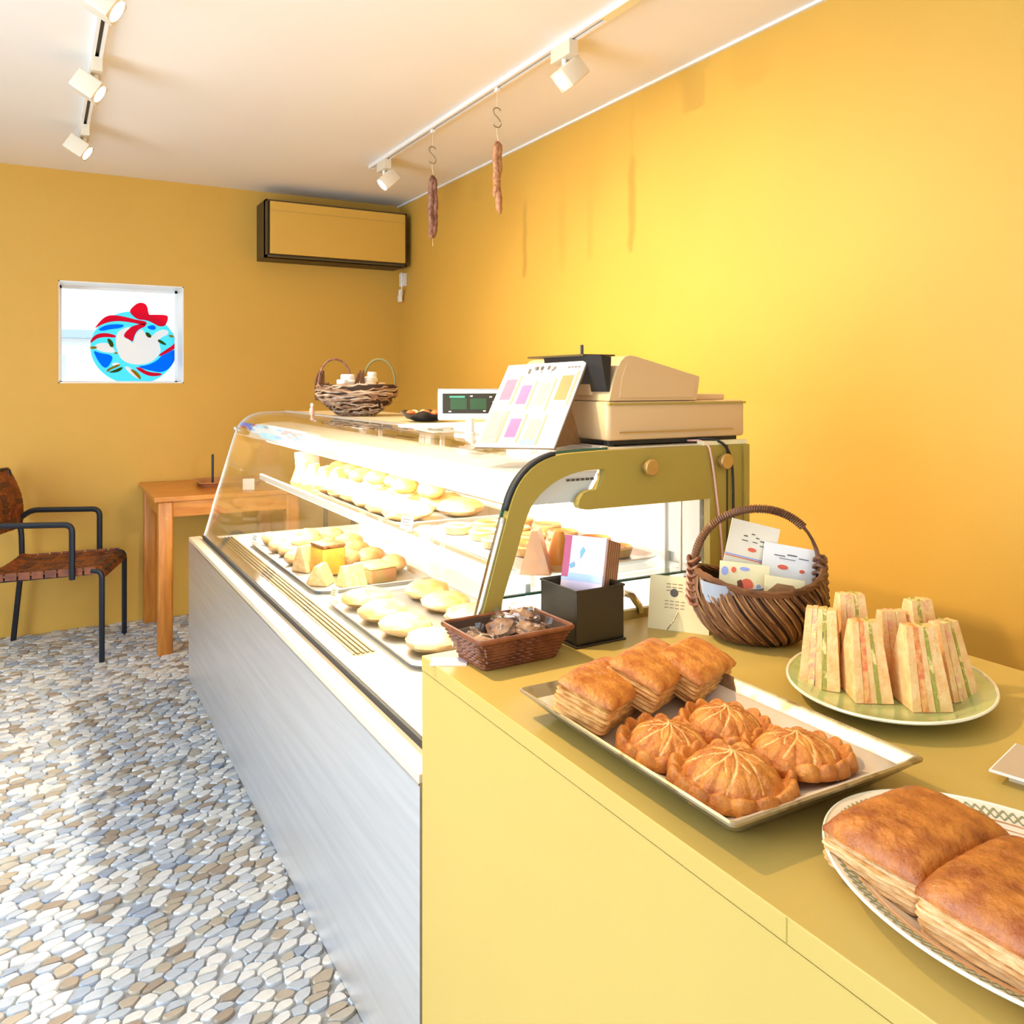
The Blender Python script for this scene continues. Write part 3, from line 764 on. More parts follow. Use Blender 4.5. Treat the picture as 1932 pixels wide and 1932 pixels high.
# upper shelf, far part
px = root('pink_packet', 'square pink packet standing at the window end of the case shelf', 'packet', (.955, 3.37, .899), .35, GF)
MB().rbox(0, 0, .05, .085, .045, .10, .006, M=RX(-.12)).build('packet_body', 'pinkbox', px, smooth=True)
MB().rbox(-.044, 0, .05, .006, .047, .102, .002, M=RX(-.12)).build('packet_side_band', 'paper', px)
for k in range(4):
    wedge_pack('striped sandwich on the case shelf by the pink packet, %s from the window' % ('first', 'second', 'third', 'fourth')[k], (.885 + .012 * k, 3.21 - .105 * k, .899), .9, h=.075, w=.075, d=.07, band_m='pinkp' if k < 2 else 'orgp')
for k in range(4):
    dup(roll, (1.08, 3.36 - .15 * k, .899), k * .6, 'bread roll at the back of the case shelf, ' + RN[k])
for k in range(6):
    for j in range(2):
        dup(fb, (.885 + .16 * j, 2.79 - .128 * k, .903), k * .7 + j, 'flat bread on the shelf tray, %s row, %s' % (('front', 'back')[j], RN[k]))
bag = None
for k in range(4):
    nm = 'glazed bun on the flat breads of the shelf, ' + RN[k]
    if bag is None:
        bag = tag(puffbun(.040, .044, .026).build('glazed_bun', 'bun', smooth=True), nm, 'bread', GF); bag.location = (.97, 2.62, .945)
    else: dup(bag, (.96 + .03 * (k % 2), 2.62 - .13 * k, .945), k, nm)
# price cards
def price_card(loc, rz, label, w=.045, h=.032, mt='paper', ln=3):
    r = root('price_card', label, 'card', loc, rz)
    Mx = RX(-.25)
    MB().box(-w / 2, w / 2, -.0006, .0006, 0, h, Mx).build('card', mt, r)
    b = MB()
    for q in range(ln): b.box(-w * .36, w * (.3 - .12 * (q % 2)), -.0013, -.0007, h * (.72 - .22 * q), h * (.72 - .22 * q) + .0022, Mx)
    b.build('lettering', 'ink', r)
    return r
price_card((.775, 2.475, .627), -PI / 2 + .2, 'small yellow round-topped price card between the two larger case trays', .035, .03, 'papery')
price_card((.765, 3.50, .627), -PI / 2 + .3, 'small white price card at the window end of the case floor')
price_card((.812, 1.99, .907), -PI / 2 + .3, 'white price card at the gap between the two shelf trays')

# ------------------------------------------------------------------ things on top of the case
TZ = 1.153
rg = root('cash_register', 'boxy cream cash register seen from its side, on the case end by the menu', 'cash register', (1.155, 1.52, TZ))
RO = rg.location
RY0, RY1 = 1.335, 1.72
MB().rbox(1.155, 1.53, 1.204, .368, .385, .078, .010).build('drawer_box', 'regbeige', rg, off=RO, smooth=30)
MB().box(.9725, 1.338, RY0 - .0006, RY0 + .3, 1.2355, 1.2395).build('drawer_lid_groove', 'olive', rg, off=RO)
MB().box(1.0, 1.300, RY0 - .001, RY0 + .002, 1.1795, 1.182).build('side_groove', 'brass', rg, off=RO)
up = [(.976, 1.244), (.984, 1.275), (.995, 1.305), (1.004, 1.322), (1.014, 1.331), (1.028, 1.3345), (1.045, 1.332), (1.209, 1.293), (1.209, 1.287), (1.201, 1.244)]
MB().prism(up, 'y', RY0 + .004, RY1 - .01).build('upper_body', 'regbeige', rg, off=RO, smooth=30)
ri = [(1.000, 1.250), (1.006, 1.290), (1.016, 1.314), (1.030, 1.321), (1.195, 1.282), (1.189, 1.250)]
MB().prism(ri, 'y', RY0 + .0015, RY0 + .0045).build('side_cheek', 'regbeige', rg, off=RO)
MB().box(1.214, 1.305, RY0 + .03, RY1 - .03, 1.243, 1.256).build('keyboard_deck', 'regbeige', rg, off=RO, bevel=.003)
MB().box(.972, .990, 1.40, 1.63, 1.255, 1.322, T(0, 0, 0)).build('customer_display_surround', 'regbeige', rg, off=RO)
MB().prism([(.960, 1.336), (.975, 1.262), (.982, 1.262), (.985, 1.330)], 'y', 1.345, 1.56).build('tablet_screen', 'black', rg, off=RO)
MB().box(.955, 1.035, 1.40, 1.62, 1.334, 1.338).build('screen_cover', 'darkbrown', rg, off=RO)
MB().tube([(1.0, 1.47, 1.337), (1.0, 1.47, 1.360)], .0035, 8).build('antenna', 'black', rg, off=RO)
for x in (.99, 1.32):
    for y in (1.36, 1.69):
        MB().lathe([(.0001, 0), (.010, 0), (.010, .0125), (.0001, .0125)], 12, M=T(x, y, TZ)).build('foot', 'black', rg, off=RO)
MB().box(.985, 1.325, 1.35, 1.70, TZ + .003, TZ + .0125).build('underside_plate', 'black', rg, off=RO)
# cables hanging from the register over the olive end panel
def cable(name, mt, pts, r, label):
    pr = [Vector(p) for p in pts]
    for _ in range(2):
        q = [pr[0]]
        for a, c in zip(pr[:-1], pr[1:]): q += [a * .75 + c * .25, a * .25 + c * .75]
        pr = q + [pr[-1]]
    o = MB().tube(pr, r, 8).build(name, mt, smooth=True); tag(o, label, 'cable'); return o
cable('register_cable', 'black', [(1.19, 1.36, 1.160), (1.222, 1.31, 1.163), (1.245, 1.296, 1.15), (1.262, 1.296, 1.11), (1.264, 1.296, 1.03), (1.262, 1.296, .95), (1.262, 1.296, .84)], .0028, 'black cable curving down the olive end panel past the right knob')
cable('register_cable', M_['rosep'], [(1.185, 1.36, 1.158), (1.196, 1.3, 1.161), (1.208, 1.299, 1.12), (1.222, 1.299, 1.03), (1.235, 1.299, .95), (1.24, 1.299, .84)], .0022, 'thin brown-pink cable left of the black one on the olive end panel')

# menu board leaning back beside the register
BL = Vector((.785, 1.55, 1.1475)); BR = Vector((.860, 1.36, 1.1545)); nb_ = Vector((.93, .37, 0)) * .1138 + Vector((0, 0, .170))
mb = root('menu_board', 'white menu board with seven pastel pictures leaning in front of the register', 'menu board', BL)
eu = (BR - BL); ev = nb_; nn = eu.cross(ev).normalized()
if nn.x > 0: nn = -nn
def quad(b, u0, u1, v0, v1, d0, d1):
    P = lambda u, v, d: eu * u + ev * v + nn * d
    vs = [P(u0, v0, d0), P(u1, v0, d0), P(u1, v1, d0), P(u0, v1, d0), P(u0, v0, d1), P(u1, v0, d1), P(u1, v1, d1), P(u0, v1, d1)]
    b.add(vs, [(0, 3, 2, 1), (4, 5, 6, 7), (0, 1, 5, 4), (1, 2, 6, 5), (2, 3, 7, 6), (3, 0, 4, 7)])
b = MB(); quad(b, 0, 1, 0, 1, -.003, 0); b.build('board', 'board', mb)
b = MB(); quad(b, -.004, 1.004, -.002, 1.002, -.006, -.0035); b.build('backing', 'kraft', mb)
cells = [(.045, .255, .50, .86, 'pinkp', 'cyanp'), (.285, .485, .44, .78, 'magp', 'papery'), (.520, .72, .42, .80, 'palep', 'paper'), (.755, .965, .48, .88, 'orgp', 'rosep'),
         (.045, .275, .05, .42, 'palep', 'palep'), (.315, .525, .05, .38, 'magp', 'papery'), (.56, .775, .03, .37, 'palep', 'cyanp')]
for (u0, u1, v0, v1, m1, m2) in cells:
    b = MB(); quad(b, u0, u1 - .02, v0, v1, 0, .0006); c = b.build('picture', m2, mb)
    b = MB(); quad(b, u0 + .025, u1 - .045, v0 + .06, v1 - .05, .0006, .0010); b.build('picture_panel', m1, c)
    b = MB(); quad(b, u1 - .018, u1 + .006, v0, v1, 0, .0006); b.build('caption_bar', 'olivp', mb)
b = MB()
rr = random.Random(3)
for k in range(5):
    u = .30 + k * .075
    for q in range(4):
        du, dv = rr.uniform(0, .035), rr.uniform(0, .06)
        quad(b, u + du, u + du + rr.choice((.008, .03)), .865 + dv, .865 + dv + rr.choice((.012, .04)), 0, .0007)
for k in range(4): quad(b, .80 + k * .04, .83 + k * .04, .925, .94, 0, .0006)
b.build('title_lettering', 'ink', mb)
b = MB(); P0 = eu * .85 + ev * .75
b.add([eu * .55 + Vector((0, 0, .004)) - nn * .006, eu * .95 + Vector((0, 0, .002)) - nn * .006, eu * .9 + ev * .62 - nn * .006, eu * .6 + ev * .62 - nn * .006,
       eu * .55 + Vector((.10, .04, .007)), eu * .95 + Vector((.10, .04, .003))], [(0, 1, 2, 3), (3, 2, 5, 4), (0, 3, 4), (1, 5, 2), (0, 4, 5, 1)])
b.build('stand', 'kraft', mb)

# scale with green display
sc = root('kitchen_scale', 'white shop scale with green digital display on a post, left of the menu', 'scale', (.90, 1.76, TZ))
Mx = T(-.02, 0, .074) @ RZ(-.42) @ RX(-.18)
MB().rbox(0, 0, 0, .150, .035, .066, .006, M=Mx).build('display_head', 'white', sc, smooth=30)
s_ = MB().box(-.064, .064, -.0185, -.0172, -.022, .025, Mx).build('display_window', 'screen', sc)
for k in range(2):
    MB().box(-.046 + k * .046, -.008 + k * .046, -.0195, -.0186, -.013, .013, Mx).build('digit_panel', 'lcd', s_)
b = MB(); b.box(-.048, -.012, -.0196, -.0186, .0145, .019, Mx); b.build('indicator_bar', 'lcdbar', s_)
b = MB()
for x, z in ((-.05, -.019), (.03, -.018), (.045, .015), (.052, .003), (0, .017)): b.box(x, x + .006, -.0196, -.0186, z, z + .003, Mx)
b.build('display_lettering', 'paper', s_)
MB().box(-.075, .075, -.002, .016, .034, .039, Mx).build('display_cap', 'grey', sc)
MB().lathe([(.0001, 0), (.013, 0), (.013, .012), (.010, .014), (.010, .05), (.0001, .05)], 18, M=T(-.02, 0, 0)).build('post', 'white', sc, smooth=True)
MB().rbox(.13, .10, .012, .20, .22, .022, .02).build('weighing_plate', 'white', sc, smooth=30)
# black dish of sweets, sheets of paper, twig basket
ds = root('sweets_dish', 'low black scalloped dish of orange sweets beside the twig basket', 'dish', (1.10, 2.52, TZ))
b = MB(); rings = []
for (r_, z) in ((.0001, .002), (.035, .002), (.062, .012), (.080, .028), (.083, .030), (.080, .031), (.060, .016), (.030, .006), (.0001, .005)):
    rings.append([Vector((r_ * (1 + .10 * (z > .01) * math.cos(6 * 2 * PI * j / 60)) * math.cos(2 * PI * j / 60), r_ * (1 + .10 * (z > .01) * math.cos(6 * 2 * PI * j / 60)) * math.sin(2 * PI * j / 60), z + (.006 * math.cos(6 * 2 * PI * j / 60) if z > .02 else 0))) for j in range(60)])
b.loft(rings, cap=False).build('dish_body', 'candyb', ds, smooth=True)
swn = 0
for k, (a, r_, mt) in enumerate(((2.9, .05, 'orgp'), (2.2, .045, 'papery'), (4.1, .05, 'red'), (5.0, .046, 'orgp'), (5.8, .05, 'papery'), (.5, .05, 'orgp'), (1.4, .04, 'papery'), (0, .0, 'orgp'))):
    o = MB().ball((0, 0, 0), .017, .013, .011, 12, 8).build('wrapped_sweet', mt, smooth=True)
    o.location = (1.10 + r_ * math.cos(a), 2.52 + r_ * math.sin(a), TZ + .027); o.rotation_euler = (0, 0, a)
    tag(o, 'small %s wrapped sweet in the black dish, %s' % ({'orgp': 'orange', 'papery': 'pale yellow', 'red': 'red'}[mt], ('at its left end', 'at its far left', 'at its near left', 'at the front', 'at its near right', 'at its right end', 'at its back', 'in its middle')[k]), 'sweet', 'sweets in the black dish')
for k, (x, y, rz, lb) in enumerate(((1.0, 2.24, .1, 'upper sheet of white paper lying in front of the black dish'), (.995, 2.13, -.1, 'lower sheet of white paper nearer the scale'))):
    o = MB().box(-.12, .12, -.09, .09, 0, .004).build('paper_sheet', 'paper'); o.location = (x + .05, y, TZ + .004 * k + .0002); o.rotation_euler = (0, 0, rz); tag(o, lb, 'paper')
o = MB(); o.ball((0, 0, .018), .010, .010, .018, 10, 8, jit=.4, seed=3)
o = o.build('pink_figurine', mat('pale_pink_resin', (.85, .50, .42), .4), smooth=True); o.location = (.895, 3.12, TZ); tag(o, 'tiny pale pink ornament on the glass left of the twig basket', 'ornament')
MB().ball((0, 0, .042), .007, .007, .008, 10, 8).build('head', 'paper', o, smooth=True)

tb = root('twig_basket', 'round twig basket with two loop handles on the far end of the case', 'basket', (1.062, 3.09, TZ), -.5)
def basket_surf(t, a, Rm, Hh):      # t 0 base .. 1 rim
    r_ = Rm * (0.42 + .62 * math.sin(min(t, 1) * PI * .60)) * .99
    return Vector((r_ * math.cos(a), r_ * .78 * math.sin(a), Hh * t))
rnd = random.Random(5)
b = MB(); RB, HB = .150, .118
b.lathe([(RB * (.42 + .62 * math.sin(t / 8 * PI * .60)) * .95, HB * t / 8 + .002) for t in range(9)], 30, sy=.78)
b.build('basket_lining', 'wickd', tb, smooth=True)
for mt, cnt in (('twig', 46), ('twigp', 26)):
    b = MB()
    for k in range(cnt):
        a0 = rnd.uniform(0, 2 * PI); t0 = rnd.uniform(.05, 1.0); L_ = rnd.uniform(.9, 2.4); sl = rnd.uniform(-.16, .16)
        pts = [basket_surf(max(.04, min(1.06, t0 + sl * (q / 9 - .5) * 2 + .03 * math.sin(q * 2 + k))), a0 + L_ * q / 9, RB * rnd.uniform(.985, 1.03), HB) for q in range(10)]
        b.tube(pts, rnd.uniform(.0028, .0048), 5)
    b.build('woven_twigs', mt, tb, smooth=True, kind='stuff')
for k, (cx_, mt, w_, h_) in enumerate(((-.085, 'saus', .062, .105), (.085, 'twigg', .062, .105))):
    ang = .35 if k == 0 else -.1
    pts = [Vector((cx_ + w_ * math.cos(PI * q / 16) * math.cos(ang), w_ * math.cos(PI * q / 16) * math.sin(ang), HB * .95 + h_ * math.sin(PI * q / 16) ** .8)) for q in range(17)]
    MB().tube(pts, .0045, 6).build('loop_handle', mt, tb, smooth=True)
for k, (x, y) in enumerate(((-.148, 0), (.02, -.085))):
    b = MB()
    for q in range(4): b.tube([(x + .008 * q - .01, y, HB * .5), (x + .010 * q - .012, y + .004, HB + .01), (x + .006 * q, y, HB + .045 + .01 * (q % 2))], .005, 5)
    b.build('handle_binding', 'wick', tb, smooth=True)
for k, (x, y, z, mt, lb, rx) in enumerate(((-.035, -.01, .075, 'paper', 'white lidded jar in the middle of the twig basket', .033), (.045, -.045, .066, 'paperc', 'cream rounded jar at the right of the twig basket', .036), (-.045, -.065, .055, 'red', 'red labelled small jar at the front of the twig basket', .026), (.05, .045, .085, 'paper', 'small white jar at the back of the twig basket', .022))):
    v = Matrix.Rotation(-.5, 3, 'Z') @ Vector((x, y, 0))
    r = root('jar', lb, 'jar', (1.062 + v.x, 3.09 + v.y, TZ + z + .012), 0, 'jars in the twig basket')
    MB().lathe([(.0001, 0), (rx * .8, 0), (rx, .01), (rx, .045), (rx * .75, .055), (.0001, .055)], 18).build('jar_body', mt, r, smooth=True)
    MB().lathe([(.0001, .055), (rx * .8, .055), (rx * .8, .068), (rx * .7, .072), (.0001, .072)], 18).build('lid', 'paper' if k != 1 else 'white', r, smooth=True)
    MB().lathe([(rx * 1.01, .014), (rx * 1.02, .015), (rx * 1.02, .032), (rx * 1.01, .033)], 18).build('jar_label', 'rosep' if k == 0 else 'orgp', r, smooth=True)

# ------------------------------------------------------------------ things on the counter
# paper tag on the far corner
o = MB().box(-.030, .030, -.020, .020, 0, .0012).build('paper_tag', mat('pale_lilac_paper', (.72, .62, .70), .5)); o.location = (.585, 1.245, CZ); o.rotation_euler = (0, 0, -.55)
tag(o, 'pale lilac paper tag at the far corner of the counter', 'paper')
# rectangular rattan basket
bx, by = .681, 1.222
rb = root('rattan_basket', 'small rectangular red-brown rattan basket of wrapped cookies by the black box', 'basket', (bx, by, CZ), .03)
def rrect(t, z, grow=0, n=5):
    sx = (.135 + .040 * t) + grow; sy = (.085 + .045 * t) + grow; rad = .008; ring = []
    for q, (ux, uy) in enumerate(((1, 1), (-1, 1), (-1, -1), (1, -1))):
        for j in range(n + 1):
            a = PI / 2 * (q + j / n)
            ring.append(Vector((ux * (sx / 2 - rad) + rad * math.cos(a), uy * (sy / 2 - rad) + rad * math.sin(a), z)))
    return ring
HR = .053
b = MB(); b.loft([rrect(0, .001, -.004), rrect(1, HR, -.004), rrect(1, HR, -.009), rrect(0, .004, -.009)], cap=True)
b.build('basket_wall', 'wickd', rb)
b = MB(); nrow = 9
for k in range(nrow):
    t = (k + .5) / nrow
    base = rrect(t, t * HR, 0, 3); pts = []
    for j in range(len(base)):
        a = base[j]; c = base[(j + 1) % len(base)]; m = max(1, int((c - a).length / .008))
        for q in range(m): pts.append(a.lerp(c, q / m))
    cen = Vector((0, 0, t * HR))
    pts = [p + (p - cen).normalized() * (.0018 * (1 if (i + k) % 2 else -1)) for i, p in enumerate(pts)]
    b.tube(pts, .0027, 5, closed=True)
b.build('woven_strand', 'rattan', rb, smooth=True, kind='stuff')
b = MB(); pts = rrect(1, HR, .004, 4); b.tube(pts, .0042, 7, closed=True); b.build('rim', 'rattan', rb, smooth=True)
b = MB(); pts = rrect(0, .004, .003, 4); b.tube(pts, .0036, 6, closed=True); b.build('foot_band', 'rattan', rb, smooth=True)
ck = ((-.050, -.020, .030, .1, 'cookie2', 'oat cookie in clear wrap at the front left of the rattan basket'), (-.058, .030, .026, .5, 'cookie', 'dark cookie in clear wrap at the far left of the rattan basket'),
      (.000, .022, .040, 1.1, 'cookie', 'dark cookie in clear wrap in the middle of the rattan basket'), (.042, -.012, .040, .2, 'cookie', 'dark cookie in clear wrap at the front right of the rattan basket'), (.050, .034, .052, .8, 'cookie', 'dark cookie in clear wrap on top at the far right of the rattan basket'))
for k, (x, y, z, a, mt, lb) in enumerate(ck):
    r = root('wrapped_cookie', lb, 'cookie', (bx + x, by + y, CZ + z), rot=(.25 * math.sin(k * 2 + 1), .3 * math.cos(k * 1.7), a), group='wrapped cookies in the rattan basket')
    b = MB(); b.ball((0, 0, 0), .027, .023, .012, 18, 9, jit=.5, seed=k * 3.1); b.build('cookie', mt, r, smooth=True)
    b = MB(); b.ball((0, 0, .002), .033, .027, .017, 14, 8, jit=.7, seed=k * 5.3)
    b.tube([(.030, 0, .004), (.042, .004, .012)], .004, 6, rs=[.004, .012])
    b.build('cellophane_wrap', 'cello', r, smooth=True)
# black box with booklets
bo = root('black_box', 'square black leatherette box holding pastel booklets', 'box', (.8535, 1.255, CZ), .03)
b = MB(); w, d, h, t = .104, .112, .098, .004
b.box(-w / 2, w / 2, -d / 2, -d / 2 + t, .004, h); b.box(-w / 2, w / 2, d / 2 - t, d / 2, .004, h); b.box(-w / 2, -w / 2 + t, -d / 2 + t, d / 2 - t, .004, h); b.box(w / 2 - t, w / 2, -d / 2 + t, d / 2 - t, .004, h); b.box(-w / 2, w / 2, -d / 2, d / 2, .004, .010)
b.build('box_body', 'leatherbox', bo, bevel=.0015)
MB().box(-w / 2 - .003, w / 2 + .003, -d / 2 - .003, d / 2 + .003, 0, .004).build('base_plinth', 'leatherbox', bo, bevel=.001)
MB().tube([(-w / 2, -d / 2, h), (w / 2, -d / 2, h), (w / 2, d / 2, h), (-w / 2, d / 2, h)], .0022, 6, closed=True).build('rim_stitching', 'leatherbox', bo, smooth=True)
for k in range(7):
    r = root('booklet', ('pastel lilac booklet with a picture cover, front one in the black box' if k == 0 else 'brown-edged booklet in the black box, %s behind the lilac one' % ('', 'first', 'second', 'third', 'fourth', 'fifth', 'sixth')[k]), 'booklet',
             (.836 + .0088 * k, 1.247 + .0052 * k, CZ + .016), rot=(-.26, 0, -1.04), group='booklets in the black box')
    hh = .165 - .003 * k
    MB().box(-.041, .041, 0, .0088, 0, hh).build('pages', 'lilac' if k == 0 else 'kraft', r, bevel=.0006)
    MB().box(-.041, .041, -.0007, 0, 0, hh + .0007).build('cover', 'lilac' if k == 0 else 'rosep', r)
    if k == 0:
        b = MB(); b.box(-.041, .041, -.0014, -.0008, .085, .098); b.build('cover_lower_band', 'lblue', r)
        b = MB(); b.prism(circ(.008, .125, .022, .020, 18), 'y', -.0014, -.0008); b.build('cover_figure', mat('pale_rose_print', (.80, .62, .70), .5), r)
        b = MB(); b.prism([(-.008, .138), (-.003, .146), (.002, .140), (-.006, .124)], 'y', -.0020, -.0014); b.prism([(-.028, .112), (-.018, .118), (-.016, .110), (-.024, .106)], 'y', -.0020, -.0014); b.build('cover_accent', 'teal', r)
        MB().box(-.041, -.028, -.0015, -.0008, .09, hh).build('cover_side_band', 'pinkp', r)
# leaning cream information card
ic = root('information_card', 'pale yellow card with a dark dot, leaning left of the wicker basket', 'card', (1.020, 1.195, CZ), rot=(-.22, 0, -.95))
MB().box(-.052, .062, -.0006, .0006, 0, .098).build('card', 'papery', ic)
MB().prism(circ(-.005, .068, .0075, None, 20), 'y', -.0013, -.0007).build('dot_mark', 'ink', ic)
b = MB()
for q in range(9):
    b.box(-.020 + (q % 3) * .011, -.012 + (q % 3) * .011, -.0012, -.0007, .083 - .006 * (q // 3), .0845 - .006 * (q // 3))
for q in range(12):
    b.box(-.022 + (q % 4) * .010, -.015 + (q % 4) * .010, -.0012, -.0007, .052 - .006 * (q // 4), .0533 - .006 * (q // 4))
b.build('lettering', 'olivp', ic)
MB().tube([(-.01, -.02, .002), (0, -.012, .02), (.004, -.004, .034)], .0013, 6).build('wire_stand', 'hook', ic, smooth=True)

# wicker basket with tall handle
HB_X, HB_Y = 1.118, 1.088
wb = root('wicker_basket', 'round dark willow basket with a tall arched handle, full of leaflets', 'basket', (HB_X, HB_Y, CZ), -YAW)
# local x runs along the handle; body is a ribbed bowl, higher at its two ends
def wsurf(t, a, k=1.0):
    ca, sa = math.cos(a), math.sin(a)
    rim = .100 + .026 * abs(ca) ** 2.2
    prof_r = math.sin(min(1, .30 + .78 * t) * PI / 2) if t < .8 else math.sin(.924 * PI / 2) * (1 - .06 * (t - .8) / .2)
    r_ = .118 * prof_r * k
    return Vector((r_ * 1.03 * ca, r_ * .86 * sa, .002 + rim * (1 - math.cos(t * PI / 2 * .98)) ** .82))
b = MB(); NA = 40
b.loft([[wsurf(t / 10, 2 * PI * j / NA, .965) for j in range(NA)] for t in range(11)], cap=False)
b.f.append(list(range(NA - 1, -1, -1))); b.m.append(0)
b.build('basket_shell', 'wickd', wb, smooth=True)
rnd = random.Random(21)
for part, mt, sel in (('willow_rod', 'wick', 0), ('golden_willow_rod', 'wick2', 1)):
    b = MB()
    for k in range(126):
        if ((k % 3) == 1) != bool(sel): continue
        a0 = 2 * PI * k / 126 + rnd.uniform(-.02, .02); tw = .85 + rnd.uniform(-.1, .1)
        pts = [wsurf(.03 + .97 * q / 12, a0 + tw * (1 - q / 12), 1.0 + .012 * math.sin(q * 1.7 + k)) for q in range(13)]
        b.tube(pts, .0022, 5, rs=[.0016 + .0010 * math.sin(PI * q / 12) for q in range(13)])
    b.build(part, mt, wb, smooth=True, kind='stuff')
b = MB()
for k in range(3):
    pts = [wsurf(1, 2 * PI * j / 44, 1.0 + .015 * math.sin(j * 1.3 + k * 2.1)) + Vector((0, 0, .002 + .003 * math.cos(j * 1.3 + k * 2.1))) for j in range(44)]
    b.tube(pts, .0042, 5, closed=True)
b.build('braided_rim', 'wick', wb, smooth=True)
hp = []
for q in range(25):
    a = PI * q / 24
    hp.append(Vector((.113 * math.cos(a) * (1 + .05 * math.sin(a)), .004 * math.sin(3 * a), .105 + .128 * math.sin(a) ** .85)))
b = MB(); b.tube(hp, .0052, 7, rs=[.0062 - .0025 * (q < 9) + .001 * math.sin(q) for q in range(25)])
for k in range(60):     # binding wound round the handle
    f = 6 + k * .28
    if f > 23.5: break
    i = int(f); p = hp[i].lerp(hp[i + 1], f - i); t = (hp[i + 1] - hp[i]).normalized(); u = t.orthogonal().normalized(); w_ = t.cross(u)
    ring = [p + (u * math.cos(2 * PI * j / 8) + w_ * math.sin(2 * PI * j / 8)) * .0068 + t * .0014 * math.cos(2 * PI * j / 8) for j in range(8)]
    b.tube(ring, .0014, 4, closed=True)
b.build('arched_handle', 'wick', wb, smooth=True)
for s_x in (-1, 1):
    b = MB()
    for q in range(7):
        zz = .07 + q * .012; ww = .030 - .003 * q
        ring = [Vector((s_x * (.113 + .010 * math.cos(2 * PI * j / 12)) , ww * math.sin(2 * PI * j / 12), zz + .004 * math.sin(2 * PI * j / 6))) for j in range(12)]
        b.tube(ring, .0038, 5, closed=True)
    b.build('handle_knot', 'wick' if s_x > 0 else 'rattan', wb, smooth=True)
def wloc(x, y, z):
    v = Matrix.Rotation(-YAW, 3, 'Z') @ Vector((x, y, z)); return (HB_X + v.x, HB_Y + v.y, CZ + v.z)
def leaflet(loc, rot, w, h, mt, label, deco=None):
    r = root('leaflet', label, 'leaflet', loc, rot=rot, group='leaflets in the wicker basket')
    MB().box(-w / 2, w / 2, -.001, .001, 0, h).build('sheet', mt, r)
    if deco:
        for nm, m2, boxes in [(n_, m_, [q]) for n_, m_, bs in deco if 'lettering' not in n_ for q in bs] + [d for d in deco if 'lettering' in d[0]]:
            b = MB()
            for bb in boxes:
                if len(bb) == 4: b.box(bb[0] * w, bb[1] * w, -.0018, -.0011, bb[2] * h, bb[3] * h)
                else: b.prism([(p[0] * w, p[1] * h) for p in bb], 'y', -.0019, -.0012)
            b.build(nm, m2, r)
    return r
el = lambda cx, cy, rx, ry: circ(cx, cy, rx, ry, 14)
leaflet(wloc(-.024, .018, .070), (-.10, .24, -YAW), .090, .135, 'paperc', 'tallest cream leaflet with a small red mark, at the back of the wicker basket',
        [('lettering', 'ink', [(-.20, -.12, .80, .815), (-.05, .02, .84, .855), (.05, .12, .80, .815), (.15, .25, .77, .785), (-.22, -.10, .74, .752), (0, .10, .74, .752), (.16, .28, .71, .722)]), ('red_mark', 'red', [el(.02, .64, .09, .028)]), ('bottom_line', 'blue', [(-.5, .5, .52, .535)]), ('red_line', 'red', [(-.5, .5, .50, .512)])])
leaflet(wloc(.050, .000, .060), (-.20, .18, -YAW), .098, .105, 'paper', 'white leaflet with grey lettering, at the right of the wicker basket',
        [('lettering', 'ink', [(-.30, -.10, .80, .815), (-.06, .12, .83, .85), (.16, .34, .80, .815), (-.2, .1, .76, .77)]), ('red_mark', 'red', [el(-.12, .62, .10, .04), el(.24, .60, .05, .03)])])
leaflet(wloc(-.035, -.030, .055), (-.22, .12, -YAW), .088, .085, 'papery', 'cream leaflet with dark brown figure and coloured dots, front of the wicker basket',
        [('blue_dot', 'blue', [el(-.40, .80, .07, .09), el(-.34, .34, .07, .06), el(.30, .52, .05, .08), el(.14, .26, .06, .07), el(.0, .88, .10, .04)]), ('red_blob', 'red', [el(.06, .56, .13, .13), el(-.22, .84, .05, .06)]), ('dark_figure', 'inkb', [[(-.26, .16), (-.20, .16), (-.12, .30), (.0, .24), (.02, .40), (-.02, .56), (-.06, .66), (-.14, .62), (-.12, .46), (-.22, .30)]])])
leaflet(wloc(.030, -.052, .062), (-.30, .16, -YAW), .070, .058, 'papery', 'small yellow and brown leaflet tucked at the front rim of the wicker basket',
        [('brown_arc', 'wick2', [[(-.5, .0), (.5, .0), (.46, .5), (.2, .8), (-.2, .8), (-.46, .5)]]), ('white_dot', 'paper', [el(.0, .45, .16, .16)])])
r = root('metal_sleeve', 'blue-grey curved plastic sleeve inside the left rim of the wicker basket', 'sleeve', wloc(-.058, -.038, .076), rot=(.0, .10, -YAW))
b = MB(); rings = []
for z in (0, .034):
    rings.append([Vector(((.050 + .006 * (z > 0)) * math.cos(a), (.036 + .006 * (z > 0)) * math.sin(a), z)) for a in [PI * .95 + PI * 1.0 * j / 12 for j in range(13)]])
inn = [[Vector((p.x * .96, p.y * .96, p.z)) for p in q] for q in rings[::-1]]
b.loft(rings + inn + [rings[0]], cap=False, closed=False); b.build('sleeve_body', 'grey', r, smooth=True)
r = root('blue_grey_scrap', 'blue-grey crumpled wrapper behind the white leaflet in the wicker basket', 'wrapper', wloc(.040, .045, .115), rot=(0, .5, 0))
b = MB(); b.ball((0, 0, .012), .022, .006, .018, 12, 8, jit=.6, seed=4); b.build('wrapper', 'grey', r, smooth=True)

